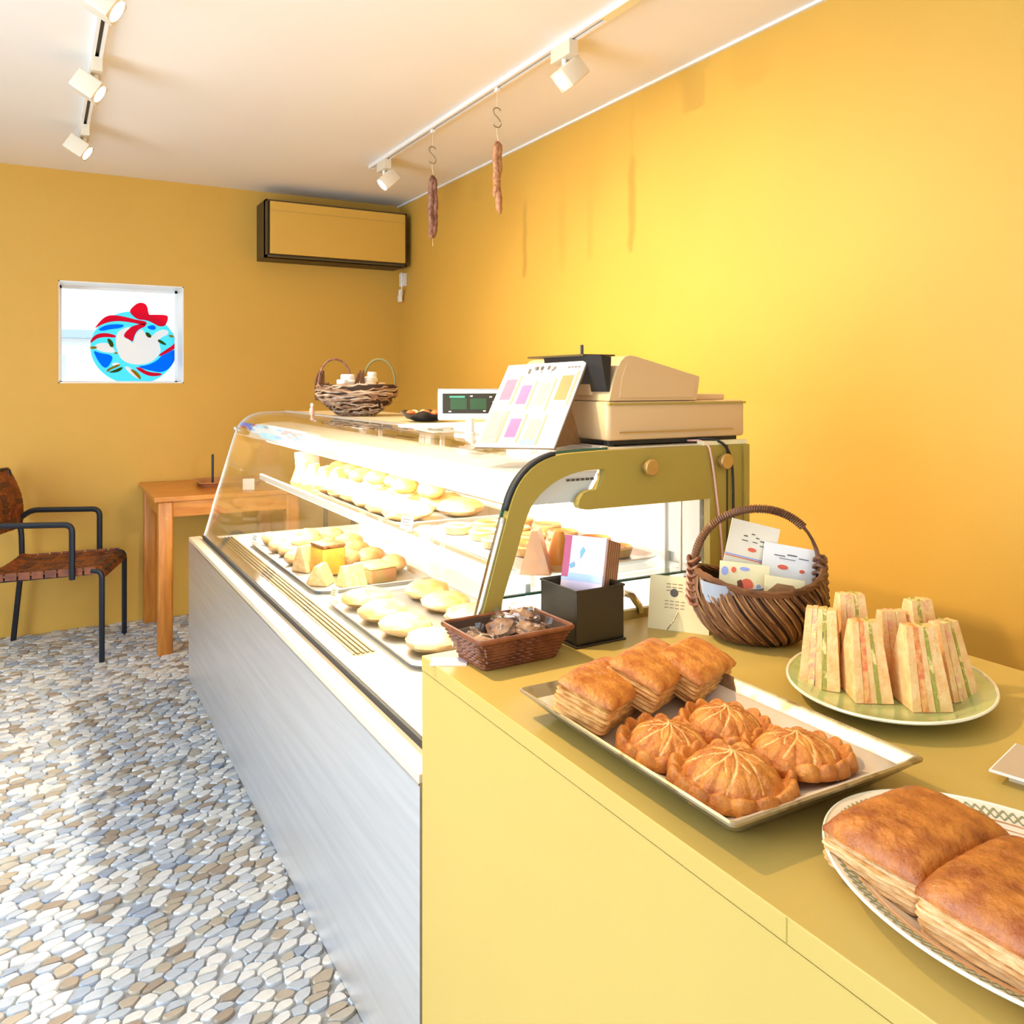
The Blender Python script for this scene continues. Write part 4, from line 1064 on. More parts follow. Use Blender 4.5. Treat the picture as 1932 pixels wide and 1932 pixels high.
# ------------------------------------------------------------------ pastry builders
def rr_ring(sx, sy, rad, z, n=5, jit=0, seed=0, M=None):
    ring = []
    k = 0
    for q, (ux, uy) in enumerate(((1, 1), (-1, 1), (-1, -1), (1, -1))):
        for j in range(n + 1):
            a = PI / 2 * (q + j / n)
            p = Vector((ux * (sx / 2 - rad) + rad * math.cos(a), uy * (sy / 2 - rad) + rad * math.sin(a), z))
            ring.append(p)
    # subdivide the long runs so that the layers can look uneven
    out = []
    for i, p in enumerate(ring):
        c = ring[(i + 1) % len(ring)]; m = max(1, int((c - p).length / .006))
        for s in range(m): out.append(p.lerp(c, s / m))
    if jit:
        for p in out:
            d = jit * noise.noise(Vector((p.x * 60, p.y * 60, seed * 7.3)))
            nrm = Vector((p.x / sx, p.y / sy, 0)).normalized(); p += nrm * d
            p.z += jit * .5 * noise.noise(Vector((p.x * 40 + 9, p.y * 40, seed * 3.1)))
    return out
def puff(label, loc, rot, L_, W_, H_, crust='crust', flake='flake', seed=0, group=None, dome=.012, name='puff_pastry'):
    r = root(name, label, 'pastry', loc, rot=rot, group=group)
    b = MB(); rings = []; n = 8; hs = H_ - dome
    for k in range(n):
        z0 = hs * k / n; z1 = hs * (k + .72) / n
        g = -.004 + .004 * math.sin(PI * (k + .5) / n) + random.uniform(-.0012, .0018)
        rings.append(rr_ring(L_ + g * 2 - .003, W_ + g * 2 - .003, .007, z0, jit=.0022, seed=seed + k * .31))
        rings.append(rr_ring(L_ + g * 2 + .0015, W_ + g * 2 + .0015, .007, (z0 + z1) / 2, jit=.0022, seed=seed + k * .31))
        rings.append(rr_ring(L_ + g * 2 - .0005, W_ + g * 2 - .0005, .007, z1, jit=.0022, seed=seed + k * .31))
    m = min(len(q) for q in rings); rings = [q if len(q) == m else [q[int(i * len(q) / m)] for i in range(m)] for q in rings]
    b.loft(rings, cap=True); b.build('flaky_layers', flake, r, smooth=25)
    # domed, wrinkled crust
    nx, ny = 34, 26; vs = []; fs = []
    for j in range(ny + 1):
        for i in range(nx + 1):
            u, v = i / nx * 2 - 1, j / ny * 2 - 1
            # squircle mapping to soften the corners
            x = u * (L_ / 2 + .0015) * (1 - .035 * v * v * abs(u)); y = v * (W_ / 2 + .0015) * (1 - .035 * u * u * abs(v))
            e = (1 - abs(u) ** 5) * (1 - abs(v) ** 5)
            z = hs - .002 + dome * (e ** .55) * (1 - .35 * (u * u + v * v) / 2)
            z += .0016 * noise.noise(Vector((x * 70, y * 70, seed))) * e + .0011 * noise.noise(Vector((x * 200, y * 200, seed + 4))) * e
            z += .0011 * e * math.sin(x * 420 + 2.5 * math.sin(y * 60 + seed))* (abs(math.sin(y * 45 + seed)) ** .5)
            vs.append(Vector((x, y, z)))
    for j in range(ny):
        for i in range(nx):
            a = j * (nx + 1) + i; fs.append((a, a + 1, a + nx + 2, a + nx + 1))
    b = MB(); b.add(vs, fs)
    # skirt
    rim = [i for i in range(nx + 1)] + [j * (nx + 1) + nx for j in range(1, ny + 1)] + [ny * (nx + 1) + i for i in range(nx - 1, -1, -1)] + [j * (nx + 1) for j in range(ny - 1, 0, -1)]
    k0 = len(b.v)
    for i in rim: b.v.append(b.v[i] + Vector((0, 0, -.005)))
    for q in range(len(rim)):
        a, c = rim[q], rim[(q + 1) % len(rim)]
        b.f.append([a, k0 + q, k0 + (q + 1) % len(rim), c]); b.m.append(0)
    b.build('crust', crust, r, smooth='all')
    return r
def pie(label, loc, rz, R_, seed=0, tilt=(0, 0), lobes=15, group=None, mt='crust', hh=.034):
    r = root('round_pie', label, 'pie', loc, rot=(tilt[0], tilt[1], rz), group=group)
    NR, NA_ = 34, 210; vs = []; fs = []; ms = []
    def score(rr, a):
        # curved knife marks running out from the centre
        w = 8; ph = (a + .55 * rr) * w / (2 * PI); d = abs(ph - round(ph)) * 2 * PI / w * max(rr, .08)
        w2 = 8; ph2 = (a - .9 * rr + .39) * w2 / (2 * PI); d2 = abs(ph2 - round(ph2)) * 2 * PI / w2 * max(rr, .08)
        return min(d, d2 * 1.6 if .25 < rr < .62 else 9)
    for i in range(NR + 1):
        t = i / NR
        for j in range(NA_):
            a = 2 * PI * j / NA_
            lob = abs(math.sin(a * lobes / 2 + .8 * noise.noise(Vector((math.cos(a) * 1.5, math.sin(a) * 1.5, seed)))))
            Ro = R_ * (.90 + .10 * lob ** .5 + .03 * noise.noise(Vector((math.cos(a) * 2, math.sin(a) * 2, seed + 5))))
            rr = t * (1 if t < .001 else 1)
            rad = Ro * t
            if t < .74:
                q = t / .74; z = .010 + (hh - .010) * (1 - q ** 2.1) ** .75 + .0035 * max(0, 1 - t * 9)
            elif t < .80:
                z = .0095
            else:
                q = (t - .80) / .20
                z = .0085 + (.0125 * math.sin(PI * min(1, q * .93)) ** .6) * (.45 + .55 * lob ** .8) - (.010 * q ** 5)
            s_ = score(t / .74, a) if t < .72 else 9
            if s_ < .05 and t > .03: z -= .0014 * (1 - s_ / .05)
            z += .0011 * noise.noise(Vector((rad * math.cos(a) * 90, rad * math.sin(a) * 90, seed))) + .0007 * noise.noise(Vector((rad * math.cos(a) * 260, rad * math.sin(a) * 260, seed)))
            vs.append(Vector((rad * math.cos(a), rad * math.sin(a), max(z, .0008))))
    for i in range(NR):
        for j in range(NA_):
            a = i * NA_ + j; c = i * NA_ + (j + 1) % NA_
            fs.append((a, a + NA_, c + NA_, c))
            t = (i + .5) / NR; an = 2 * PI * (j + .5) / NA_
            ms.append(1 if (t < .71 and score(t / .74, an) < .024 and t > .02) else 0)
    b = MB(); b.v = vs; b.f = [list(f) for f in fs]; b.m = ms
    b.f.append([NR * NA_ + j for j in range(NA_ - 1, -1, -1)]); b.m.append(0)
    b.build('pie_crust', [mt, 'score'], r, smooth='all')
    return r

# ------------------------------------------------------------------ baking tray with pies and puffs
tx0, tx1, ty0, ty1 = .575, .866, .590, 1.000
tr = root('baking_tray', 'worn metal baking tray of pies and puff pastries near the counter edge', 'tray', ((tx0 + tx1) / 2, (ty0 + ty1) / 2, CZ))
w, l = tx1 - tx0, ty1 - ty0
def R4(sx, sy, rad, z): return rr_ring(sx, sy, rad, z, n=4)
def loft_eq(b, specs, cap=True):
    rings = [R4(*s) for s in specs]; m = min(len(q) for q in rings)
    rings = [[q[int(i * len(q) / m)] for i in range(m)] for q in rings]
    b.loft(rings, cap=cap); return b
b = MB()
def ring4(sx, sy, rad, z, n=4):
    ring = []
    for q, (ux, uy) in enumerate(((1, 1), (-1, 1), (-1, -1), (1, -1))):
        for j in range(n + 1):
            a = PI / 2 * (q + j / n); ring.append(Vector((ux * (sx / 2 - rad) + rad * math.cos(a), uy * (sy / 2 - rad) + rad * math.sin(a), z)))
    return ring
b.loft([ring4(w - .075, l - .075, .012, 0), ring4(w - .012, l - .012, .008, .0285), ring4(w, l, .006, .033), ring4(w + .001, l + .001, .006, .036), ring4(w - .004, l - .004, .006, .0375), ring4(w - .012, l - .012, .006, .035), ring4(w - .018, l - .018, .008, .0305), ring4(w - .078, l - .078, .012, .003)], cap=True)
b.build('tray_body', 'trayedge', tr, smooth=40)
b = MB(); nx = 14; vs = []; fs = []
for j in range(nx + 1):
    for i in range(nx + 1):
        u, v = i / nx * 2 - 1, j / nx * 2 - 1
        m = max(abs(u), abs(v))
        x, y = u * (w / 2 - .018), v * (l / 2 - .018)
        z = .0055 + max(0, m - .80) / .20 * .020 + .0012 * noise.noise(Vector((x * 30, y * 30, 0)))
        vs.append(Vector((x, y, z)))
for j in range(nx):
    for i in range(nx): a = j * (nx + 1) + i; fs.append((a, a + 1, a + nx + 2, a + nx + 1))
b.add(vs, fs); o = b.build('baking_parchment', 'parch', None, smooth='all'); o.location = ((tx0 + tx1) / 2, (ty0 + ty1) / 2, CZ)
tag(o, 'sheet of baking parchment lining the metal tray under the pies', 'paper')
o.modifiers.new('solid', 'SOLIDIFY').thickness = .0005
GP = 'pastries on the metal baking tray'
puff('golden layered puff pastry leaning at the left of the metal tray', (.655, .922, CZ + .019), (math.radians(17), math.radians(7), math.radians(33)), .168, .078, .056, seed=1, group=GP)
puff('golden puff pastry, middle one of three at the far end of the metal tray', (.745, .935, CZ + .026), (math.radians(20), math.radians(4), math.radians(30)), .158, .078, .056, seed=2.3, group=GP)
puff('golden layered puff pastry nearest the wicker basket on the metal tray', (.818, .930, CZ + .025), (math.radians(20), math.radians(3), math.radians(24)), .128, .074, .052, seed=4.1, group=GP)
pie('scalloped round pie in the middle row left, touching the left puff pastry', (.667, .795, CZ + .009), .4, .066, 1.2, (.08, .0), 15, GP)
pie('scalloped round pie at the back of the four, half hidden by the others', (.765, .800, CZ + .010), 1.2, .062, 3.3, (.05, -.05), 14, GP)
pie('largest scalloped round pie, at the near corner of the metal tray', (.668, .688, CZ + .012), 2.0, .073, 5.1, (-.02, -.05), 16, GP, 'crust', .038)
pie('scalloped round pie at the right of the metal tray, with a dark slit', (.775, .692, CZ + .013), .9, .068, 7.7, (0, .06), 15, GP)

# ------------------------------------------------------------------ green plate with sandwiches
pc = (1.083, .796)
pl = root('green_plate', 'oval sage green glazed plate carrying the sandwiches', 'plate', (pc[0], pc[1], CZ), math.radians(30.2))
b = MB(); b.lathe([(.0001, .002), (.085, .002), (.100, .004), (.125, .014), (.150, .0235), (.1515, .0255), (.149, .0262), (.125, .0175), (.100, .0075), (.0001, .0060)], 72, sx=1.155, sy=.932)
b.build('plate_body', 'plateg', pl, smooth=True)
b = MB(); b.tube([Vector((0.1495 * 1.155 * math.cos(2 * PI * j / 72), .1495 * .932 * math.sin(2 * PI * j / 72), .0255)) for j in range(72)], .0022, 6, closed=True); b.build('pale_rim', 'rimw', pl, smooth=True)
GS = 'triangle sandwiches on the green plate'
def sandwich(label, x, y, rz, w=.050, d=.075, h=.108, z=.0085, lean=0, fill=('ham', 'lettuce'), tilt=0):
    r = root('sandwich', label, 'sandwich', (x, y, CZ + z), rot=(lean, tilt, rz), group=GS)
    # local -y is the cut face towards the viewer; layers stacked along x
    def prof(ins, z0):
        return [(-d / 2 + ins, z0), (d / 2 - ins, z0), (d * .14 - ins * .5, h - ins), (-d * .10 + ins * .5, h - ins)]
    xs = [(-w / 2, -w / 2 + w * .22, 'bread'), (-w / 2 + w * .22, -w / 2 + w * .39, fill[0]), (-w / 2 + w * .39, -w / 2 + w * .56, 'bread'), (-w / 2 + w * .56, -w / 2 + w * .68, fill[1]), (-w / 2 + w * .68, w / 2, 'bread')]
    def slab(nm, mt, x0, x1, ins, jit, seed):
        b = MB(); NZ = 12; rings = []
        for sx_ in (x0, x1):
            ring = []
            P = prof(ins, 0)
            edges = [(P[0], P[1], 3), (P[1], P[2], NZ), (P[2], P[3], 2), (P[3], P[0], NZ)]
            for a, c, m in edges:
                for q in range(m):
                    f = q / m; yy = a[0] + (c[0] - a[0]) * f; zz = a[1] + (c[1] - a[1]) * f
                    taper = 1 - .26 * (zz / h)
                    nz_ = jit * noise.noise(Vector((sx_ * 200, yy * 110, zz * 110 + seed)))
                    ring.append(Vector((sx_ * taper + nz_ * .5, yy + (nz_ if zz > .004 else 0), max(zz + (nz_ if zz > .01 else 0), 0))))
            rings.append(ring)
        b.loft(rings, cap=True); return b.build(nm, mt, r, smooth=35)
    for k, (x0, x1, mt) in enumerate(xs):
        if mt == 'bread': slab('bread_slice', mt, x0, x1, 0, .0010, k + x * 9)
        else: slab('filling', mt, x0 + .0003, x1 - .0003, -.0008, .0030, k + y * 31)
    b = MB(); b.box(-w / 2 * .96, w / 2 * .96, -d / 2 + .001, d / 2 - .001, -.0015, .0008); b.build('bottom_crust', 'crustb', r)
    return r
vA = -.52     # general facing towards the viewer
sandwich('leftmost front sandwich on the green plate, turned to the left', 1.030, .872, vA - .42, .058, .088, .108)
sandwich('front sandwich second from the left on the green plate', 1.042, .806, vA - .05, .052, .085, .104, fill=('tomato', 'lettuce'))
sandwich('front sandwich second from the right with red filling low down', 1.082, .748, vA + .02, .056, .085, .106, fill=('tomato', 'lettuce'))
sandwich('rightmost front sandwich on the green plate, turned to the right', 1.148, .752, vA + .38, .050, .078, .102)
sandwich('back sandwich standing highest behind the left pair', 1.090, .868, vA + .05, .052, .070, .124)
sandwich('back sandwich in the middle behind the second and third', 1.125, .822, vA + .1, .050, .062, .104, fill=('ham', 'ham'))
sandwich('back sandwich behind the rightmost pair, narrow and tall', 1.165, .805, vA + .3, .050, .070, .120, fill=('lettuce', 'ham'))

# ------------------------------------------------------------------ oval plate in the foreground
oc = (.728, .401)
op = root('oval_plate', 'large cream oval plate with patterned lattice rim in the near corner', 'plate', (oc[0], oc[1], CZ), math.radians(83.3))
OA, OB = .184, .140
def olathe(prof, n=90):
    b = MB(); b.loft([[Vector((OA * r * math.cos(2 * PI * j / n), OB * r * math.sin(2 * PI * j / n), z)) for j in range(n)] for r, z in prof], cap=False); return b
olathe([(.001, .002), (.60, .002), (.70, .005), (.90, .018), (1.0, .0245), (1.008, .026), (1.0, .0268), (.90, .0215), (.80, .0155), (.70, .0085), (.001, .006)]).build('plate_body', 'platew', op, smooth=True)
b = MB(); b.tube([Vector((OA * 1.002 * math.cos(2 * PI * j / 100), OB * 1.002 * math.sin(2 * PI * j / 100), .0262)) for j in range(100)], .0016, 6, closed=True); b.build('white_rim', 'rimw', op, smooth=True)
b = MB()
def orim(r, a, dz=.0004):
    z = .0085 + (.0155 - .0085) * (r - .70) / .10 if r < .8 else (.0155 + .006 * (r - .80) / .10 if r < .9 else .0215 + .0053 * (r - .90) / .10)
    return Vector((OA * r * math.cos(a), OB * r * math.sin(a), z + dz))
NP = 120
for k in range(NP):
    a0 = 2 * PI * k / NP; da = 2 * PI / NP
    for (r0, r1, s0, s1) in ((.885, .962, 0, 1), (.885, .962, 1, 0)):
        p = [orim(r0, a0 + da * s0), orim(r0, a0 + da * (s0 + .22)), orim(r1, a0 + da * (s1 + .22)), orim(r1, a0 + da * s1)]
        b.add(p + [q + Vector((0, 0, .0004)) for q in p], [(4, 5, 6, 7), (0, 1, 5, 4), (1, 2, 6, 5), (2, 3, 7, 6), (3, 0, 4, 7)])
b.build('lattice_pattern', 'leafp', op)
for r0, w_ in ((.868, .0008), (.820, .0005)):
    b = MB(); b.tube([orim(r0, 2 * PI * j / 100, .0003) for j in range(100)], w_, 5, closed=True); b.build('brown_ring', 'crustb', op)
b = MB(); rnd = random.Random(9)
def leaf(cx, cy, a, L_, w_, z=.0068):
    P = []
    for q in range(9):
        t = q / 8; P.append((L_ * t, w_ * math.sin(PI * t)))
    for q in range(7, 0, -1):
        t = q / 8; P.append((L_ * t, -w_ * math.sin(PI * t)))
    b.prism([(cx + p[0] * math.cos(a) - p[1] * math.sin(a), cy + p[0] * math.sin(a) + p[1] * math.cos(a)) for p in P], 'z', z, z + .0006)
for k in range(11):
    a = PI * .52 + k * .075
    leaf(OA * .62 * math.cos(a) + rnd.uniform(-.006, .006), OB * .66 * math.sin(a) + rnd.uniform(-.004, .004), rnd.uniform(0, 6.28), rnd.uniform(.012, .022), .004)
b.build('leaf_pattern', 'leafg', op)
GO = 'puff pastries on the oval plate'
puff('deep brown puff pastry at the far end of the oval plate', (.703, .488, CZ + .010), (.03, .0, .02), .140, .098, .058, 'crustdk', 'flakep', 11, GO, .020)
puff('deep brown puff pastry in the middle of the oval plate', (.690, .386, CZ + .009), (.04, .0, .05), .142, .098, .060, 'crustdk', 'flakep', 12.5, GO, .020)
puff('deep brown puff pastry nearest the camera on the oval plate, cut by the frame', (.680, .286, CZ + .009), (.04, 0, .0), .145, .096, .058, 'crustdk', 'flakep', 14, GO, .020)
cd = root('brown_card', 'brown card with a white edge at the right edge of the counter view', 'card', (1.005, .545, CZ), .25)
MB().box(-.05, .05, -.035, .035, .012, .0145).build('card', 'paper', cd)
MB().box(-.048, .048, -.033, .033, .0145, .0152).build('printed_face', mat('taupe_card_print', (.52, .40, .28), .5), cd)
MB().box(-.03, .03, -.02, .02, 0, .012).build('card_block', 'paperc', cd)

# ------------------------------------------------------------------ table and chairs at the back
tt = root('wooden_table', 'orange wooden table against the back wall, behind the display case', 'table', (.83, 4.53, 0))
O = tt.location
TX0, TX1, TY0, TY1 = .462, 1.16, 4.19, 4.885
MB().box(TX0, TX1, TY0, TY1, .722, .746).build('table_top', 'woodt', tt, off=O, bevel=.003)
for x, y in ((TX0 + .018, TY0 + .012), (TX0 + .018, TY1 - .078), (TX1 - .084, TY0 + .012), (TX1 - .084, TY1 - .078)):
    b = MB(); b.rbox(x + .033, y + .033, .361, .066, .066, .720, .010); b.build('leg', 'wood', tt, off=O, smooth=35)
MB().box(TX0 + .084, TX1 - .084, TY0 + .022, TY0 + .044, .648, .7215).build('apron', 'woodt', tt, off=O)
MB().box(TX0 + .084, TX1 - .084, TY1 - .044, TY1 - .022, .648, .7215).build('apron', 'woodt', tt, off=O)
for x in (TX0 + .028, TX1 - .050): MB().box(x, x + .022, TY0 + .078, TY1 - .078, .648, .7215).build('apron', 'wood', tt, off=O)
wt = root('wooden_tray', 'reddish wooden tray on the table by the back wall', 'tray', (.86, 4.56, .746))
b = MB(); b.loft([ring4(.27, .22, .03, 0), ring4(.30, .25, .035, .022), ring4(.31, .26, .035, .024), ring4(.305, .255, .035, .027), ring4(.28, .23, .03, .020), ring4(.25, .20, .03, .006)], cap=True)
b.build('tray_body', 'traywood', wt, smooth=40)
b = MB().lathe([(.0001, 0), (.014, 0), (.014, .012), (.006, .014), (.006, .16), (.0001, .16)], 12); o = b.build('napkin_rod', 'frame', smooth=True); o.location = (.772, 4.49, .7525); tag(o, 'thin upright black rod standing in the wooden tray', 'rod')
o = MB().box(-.028, .028, -.0008, .0008, 0, .055).build('white_card', 'paper'); o.location = (.905, 4.27, .747); o.rotation_euler = (-.12, 0, -.3); tag(o, 'small white card on the table, seen through the display glass', 'card')

def strap_sheet(root_, P, nu, nv, th, name):
    """woven straps over a curved surface P(u,v): nu straps one way, nv the other"""
    for dirn, cnt, other in ((0, nu, nv), (1, nv, nu)):
        for k in range(cnt):
            c0 = (k + .07) / cnt; c1 = (k + .93) / cnt; seg = other * 2
            top = []; bot = []
            for q in range(seg + 1):
                t = q / seg
                wv = .0028 * math.sin(PI * (t * other)) * (1 if (k + dirn) % 2 else -1)
                # over and under: alternate with the crossing straps
                wv = .0030 * math.cos(PI * (t * other - .5)) * (1 if (k + dirn) % 2 else -1)
                for c, lst in ((c0, 0), (c1, 1)):
                    u, v = (c, t) if dirn == 0 else (t, c)
                    p, n_ = P(u, v); top.append(p + n_ * (wv + th / 2)); bot.append(p + n_ * (wv - th / 2))
            b = MB(); m = len(top)
            fs = []
            for q in range(seg):
                a = 2 * q; fs.append((a, a + 1, a + 3, a + 2)); fs.append((m + a, m + a + 2, m + a + 3, m + a + 1))
                fs.append((a, a + 2, m + a + 2, m + a)); fs.append((a + 1, m + a + 1, m + a + 3, a + 3))
            fs.append((0, m, m + 1, 1)); fs.append((m - 2, m - 1, 2 * m - 1, 2 * m - 2))
            b.add(top + bot, fs); b.build(name, ('leather', 'leather', 'leatherd')[(k * 2 + dirn) % 3], root_, smooth=35)
def armchair(label, loc, rz):
    r = root('armchair', label, 'chair', loc, rz)
    fr = .0135
    def bent(pts, k=2):
        pr = [Vector(p) for p in pts]
        out = [pr[0]]
        for i in range(1, len(pr) - 1):
            a, p, c = pr[i - 1], pr[i], pr[i + 1]; R_ = .035
            d1 = (a - p).normalized() * min(R_, (a - p).length / 2); d2 = (c - p).normalized() * min(R_, (c - p).length / 2)
            for q in range(7):
                t = q / 6; out.append((p + d1) * (1 - t) ** 2 + p * 2 * t * (1 - t) + (p + d2) * t * t)
        return out + [pr[-1]]
    # local +x is the way the chair faces; y across
    for sy in (-1, 1):
        y = .225 * sy
        MB().tube(bent([(.235, y, 0), (.235, y, .42), (.19, y, .425)]), .0125, 8).build('front_leg', 'frame', r, smooth=True)
        MB().tube(bent([(-.275, y, 0), (-.235, y, .40), (-.238, y, .54), (-.300, y, .85)]), fr, 8).build('rear_leg', 'frame', r, smooth=True)
        yy = y + .017 * sy
        MB().tube(bent([(.115, yy, .392), (.115, yy, .640), (-.20, yy, .645), (-.250, y, .605)]), fr, 8).build('armrest', 'frame', r, smooth=True)
    b = MB()
    for sy in (-1, 1): b.tube([(.20, .215 * sy, .415), (-.225, .215 * sy, .395)], .011, 7)
    b.tube([(.225, -.215, .412), (.225, .215, .412)], .011, 7); b.tube([(-.232, -.22, .395), (-.232, .22, .395)], .011, 7)
    b.build('seat_frame', 'frame', r, smooth=True)
    def seat(u, v):       # u along x, v across
        x = -.235 + .500 * u; y = -.228 + .456 * v
        z = .415 + .018 * u - .012 * math.sin(PI * v) * (1 - u * .5)
        nrm = Vector((0, 0, 1))
        if u > .86:
            a = (u - .86) / .14 * 1.25; x = -.235 + .43 + .055 * math.sin(a); z = .430 - .055 * (1 - math.cos(a)); nrm = Vector((math.sin(a), 0, math.cos(a)))
        if u < .12: z += .02 * (1 - u / .12)
        return Vector((x, y, z)), nrm
    strap_sheet(r, seat, 9, 10, .003, 'seat_strap')
    b = MB()
    for sy in (-1, 1):
        for k in range(8):
            x0 = -.215 + k * .054; b.box(x0, x0 + .046, min(.226 * sy, .231 * sy), max(.226 * sy, .231 * sy), .395 + .002 * k, .428 + .002 * k)
    b.build('seat_strap_fold', 'leather', r, kind='stuff')
    def back(u, v):       # u up, v across
        y = -.243 + .486 * v; z = .560 + .300 * u
        x = -.240 - .062 * u - .034 * math.sin(PI * v) + .030 * math.sin(PI * u)
        return Vector((x, y, z)), Vector((1, 0, .25)).normalized()
    strap_sheet(r, back, 10, 8, .003, 'back_strap')
    MB().tube([(-.252, -.22, .60), (-.288, 0, .60), (-.252, .22, .60)], .010, 7).build('back_rail', 'frame', r, smooth=True)
    MB().tube([(-.306, -.222, .852), (-.345, 0, .856), (-.306, .222, .852)], .010, 7).build('back_rail', 'frame', r, smooth=True)
    return r
armchair('brown woven leather armchair with dark steel frame at the left, facing the table', (.085, 4.522, 0), math.radians(-16.5))
armchair('brown woven leather armchair beyond the table, seen behind the display glass', (1.53, 4.42, 0), math.radians(180))

# ------------------------------------------------------------------ air conditioner cover and socket at the back
ac = root('air_conditioner_cover', 'mustard painted boxed-in air conditioner with dark edges, high on the back wall', 'air conditioner', (1.51, YB - .12, 1.98))
O = ac.location; AY = 4.66
ax0, ax1, az0, az1 = 1.083, 1.915, 1.975, 2.292
MB().box(ax0, ax1, AY + .028, YB - .001, az0, az1).build('housing', 'darkbrown', ac, off=O)
b = MB()
for x0, x1, z0, z1 in ((ax0, ax0 + .010, az0, az1), (ax1 - .010, ax1, az0, az1), (ax0, ax1, az0, az0 + .010), (ax0, ax1, az1 - .010, az1)): b.box(x0, x1, AY + .012, AY + .06, z0, z1)
b.build('edge_frame', 'darkbrown', ac, off=O)
MB().box(ax0 + .022, ax1 - .014, AY, AY + .02, az0 + .018, az1 - .010).build('front_panel', 'wall', ac, off=O, bevel=.003)
MB().box(ax0 + .022, ax1 - .014, AY - .0008, AY, az1 - .062, az1 - .0595).build('panel_groove', 'olive', ac, off=O)
sk = root('socket_with_plug', 'small white wall socket with plug and looped cable under the air conditioner', 'socket', (XR - .02, 4.80, 1.83))
b = MB(); b.box(-.002, .0195, -.035, .035, .04, .12); b.build('socket_plate', 'white', sk, bevel=.002)
MB().box(-.022, -.002, -.016, .014, -.055, -.015).build('plug', 'white', sk, bevel=.003)
MB().box(-.024, -.002, -.024, -.004, -.016, .018).build('adapter', 'white', sk, bevel=.003)
MB().tube([(-.012, -.015, .12), (-.02, -.05, .115), (-.024, -.062, .07), (-.022, -.055, .02), (-.014, -.02, -.01)], .004, 7).build('looped_cable', 'white', sk, smooth=True)

# ------------------------------------------------------------------ track lights, hooks, sausages
TLX, TRX = .165, 1.462
def track(label, x, y0, y1):
    r = root('lighting_track', label, 'lighting track', (x, (y0 + y1) / 2, ZC)); O = r.location
    MB().box(x - .017, x - .006, y0, y1, ZC - .018, ZC - .0005).build('rail_body', 'whitem', r, off=O)
    MB().box(x + .006, x + .017, y0, y1, ZC - .018, ZC - .0005).build('rail_body', 'whitem', r, off=O)
    MB().box(x - .006, x + .006, y0, y1, ZC - .006, ZC - .0005).build('dark_slot', 'darkbrown', r, off=O)
    MB().box(x - .017, x + .017, y1, y1 + .012, ZC - .019, ZC - .0005).build('end_cap', 'whitem', r, off=O)
    return r
track('white ceiling track over the customers side, carrying three lit spotlights', TLX, -.9, 4.25)
rt = track('white ceiling track over the display case, carrying spotlights and hanging sausages', TRX, -.9, 4.02)
MB().box(TRX - .016, TRX + .016, 1.60, 2.03, ZC - .021, ZC - .018).build('track_cover', 'papery', rt, off=rt.location)
def spot(label, x, y, sgn, yaw=0, power=LAMP_W, tilt=48, lens='emit'):
    r = root('spotlight', label, 'spotlight', (x, y, ZC - .018), 0)
    MB().box(-.017, .017, -.055, .055, -.046, 0).build('adapter', 'lampw', r, bevel=.0015)
    MB().tube([(0, 0, -.046), (0, 0, -.060), (-.006 * sgn, 0, -.066)], .008, 10).build('stem', 'white', r, smooth=True)
    # square head, tilted; local -z of the head is the beam
    Mx = T(-.022 * sgn, 0, -.088) @ RZ(yaw) @ RY(-math.radians(tilt) * sgn)
    b = MB(); b.rbox(0, 0, .001, .068, .080, .084, .006, M=Mx); hd = b.build('lamp_head', 'lampw', r, smooth=30)
    b = MB(); b.lathe([(.0001, 0), (.029, 0), (.0295, -.0012), (.0001, -.0018)], 28, M=Mx @ T(0, 0, -.0412)); b.build('lamp_lens', lens, hd, smooth=True)
    l = bpy.data.lights.new('spot_beam', 'SPOT'); l.energy = power; l.color = WARM; l.spot_size = math.radians(88); l.spot_blend = .95; l.shadow_soft_size = .03
    o = bpy.data.objects.new('spot_beam', l); C.objects.link(o); o.parent = r
    o.matrix_local = Mx @ T(0, 0, -.048)
    return r
spot('lit white spotlight nearest the back wall on the customers side track', TLX, 3.97, 1, -.28, LAMP_W * .36, 56)
spot('lit white spotlight in the middle of the customers side track', TLX, 3.14, 1, -.28, LAMP_W, 57)
spot('lit white spotlight cut by the top of the picture, customers side track', TLX, 2.42, 1, -.28, LAMP_W, 57)
spot('white spotlight at the far end of the track over the display case', TRX, 3.86, -1, -.1, LAMP_W * .35)
spot('larger looking white spotlight on the display case track, right of the hanging sausages', TRX, 2.25, -1, -.1, LAMP_W * .6)
spot('unseen white spotlight of the customers side track, aimed to warm the counter', TLX, 1.72, 1, -.5, LAMP_W * .85, 26)  # unseen lamp, placed and aimed down to warm the counter top

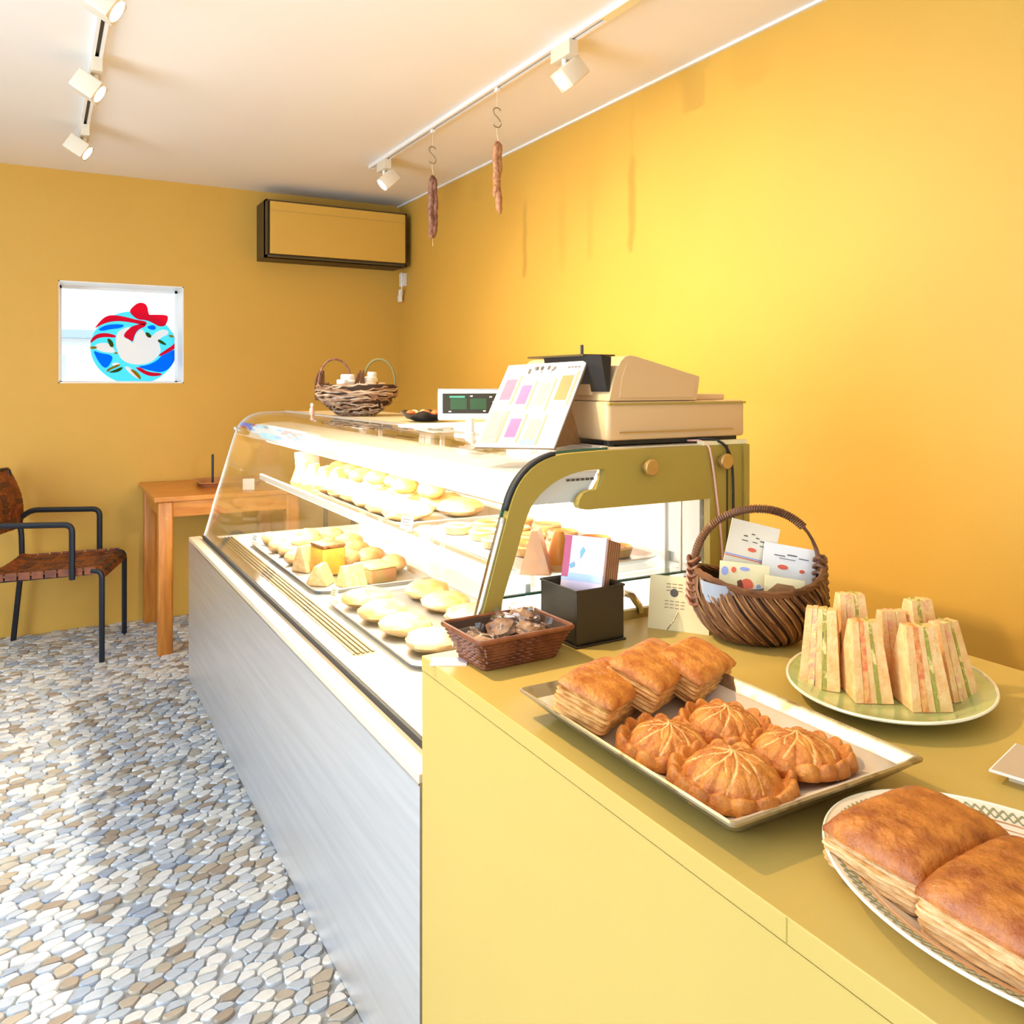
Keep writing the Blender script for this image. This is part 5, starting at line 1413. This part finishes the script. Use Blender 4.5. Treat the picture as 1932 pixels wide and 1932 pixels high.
def sausage(label, y, zt, zb, mt, fork, seed):
    h = root('meat_hook', 'steel S-shaped hook on the ceiling track holding the ' + ('dark straight sausage' if not fork else 'lighter forked sausage'), 'hook', (TRX, y, zt + .11))
    # plain S: upper hook opens left, lower hook opens right
    pts = [(.016 * math.cos(math.radians(a)), 0, .014 * math.sin(math.radians(a))) for a in range(20, 181, 16)]
    pts += [(-.012, 0, -.010), (.0, 0, -.020), (.012, 0, -.032)]
    pts += [(.016 * math.cos(math.radians(a)), 0, -.044 + .014 * math.sin(math.radians(a))) for a in range(0, -161, -16)]
    MB().tube(pts, .0024, 7).build('hook_wire', 'hook', h, smooth=True)
    MB().tube([(.0, 0, .014), (.0, 0, ZC - .018 - (zt + .11))], .0014, 5).build('hanging_wire', 'string', h)
    MB().box(-.006, .006, -.010, .010, ZC - .030 - (zt + .11), ZC - .018 - (zt + .11)).build('track_clip', 'whitem', h)
    r = root('sausage', label, 'sausage', (TRX, y, zb))
    H_ = zt - zb
    for s_, off, h0 in ((0, -.008, .0), (1, .012, .22 if fork else .02)):
        pts, rs = [], []
        for q in range(15):
            t = q / 14
            bend = (.018 * (1 - t) ** 2 * (1 if s_ == 0 else -.3)) if fork else 0
            pts.append((off * (.35 + .65 * math.sin(PI * min(1, max(t, .15)))) + bend - (.010 if fork and s_ else 0) * (1 - t), .004 * math.sin(q * 1.3 + s_), H_ * (h0 + (1 - h0) * t)))
            rs.append((.0125 + .0018 * noise.noise(Vector((q * .9, s_ * 5, seed)))) * min(1, (min(t, 1 - t) * 9 + .35)))
        MB().tube(pts, .012, 10, rs=rs).build('sausage_link', mt, r, smooth=True)
    MB().tube([(.006, 0, H_), (-.002, 0, H_ + .03), (0, 0, H_ + .055)], .0014, 5).build('string', 'string', r)
    if not fork: MB().tube([(0, 0, 0), (.003, .003, -.03)], .001, 4).build('loose_string', 'string', r)
    return r
sausage('dark straight cured sausage hanging nearer the back wall', 3.28, 2.165, 1.895, 'saus', False, 1.0)
sausage('lighter brown cured sausage with a forked lower end, hanging nearer the camera', 2.70, 2.165, 1.902, 'saus2', True, 6.0)
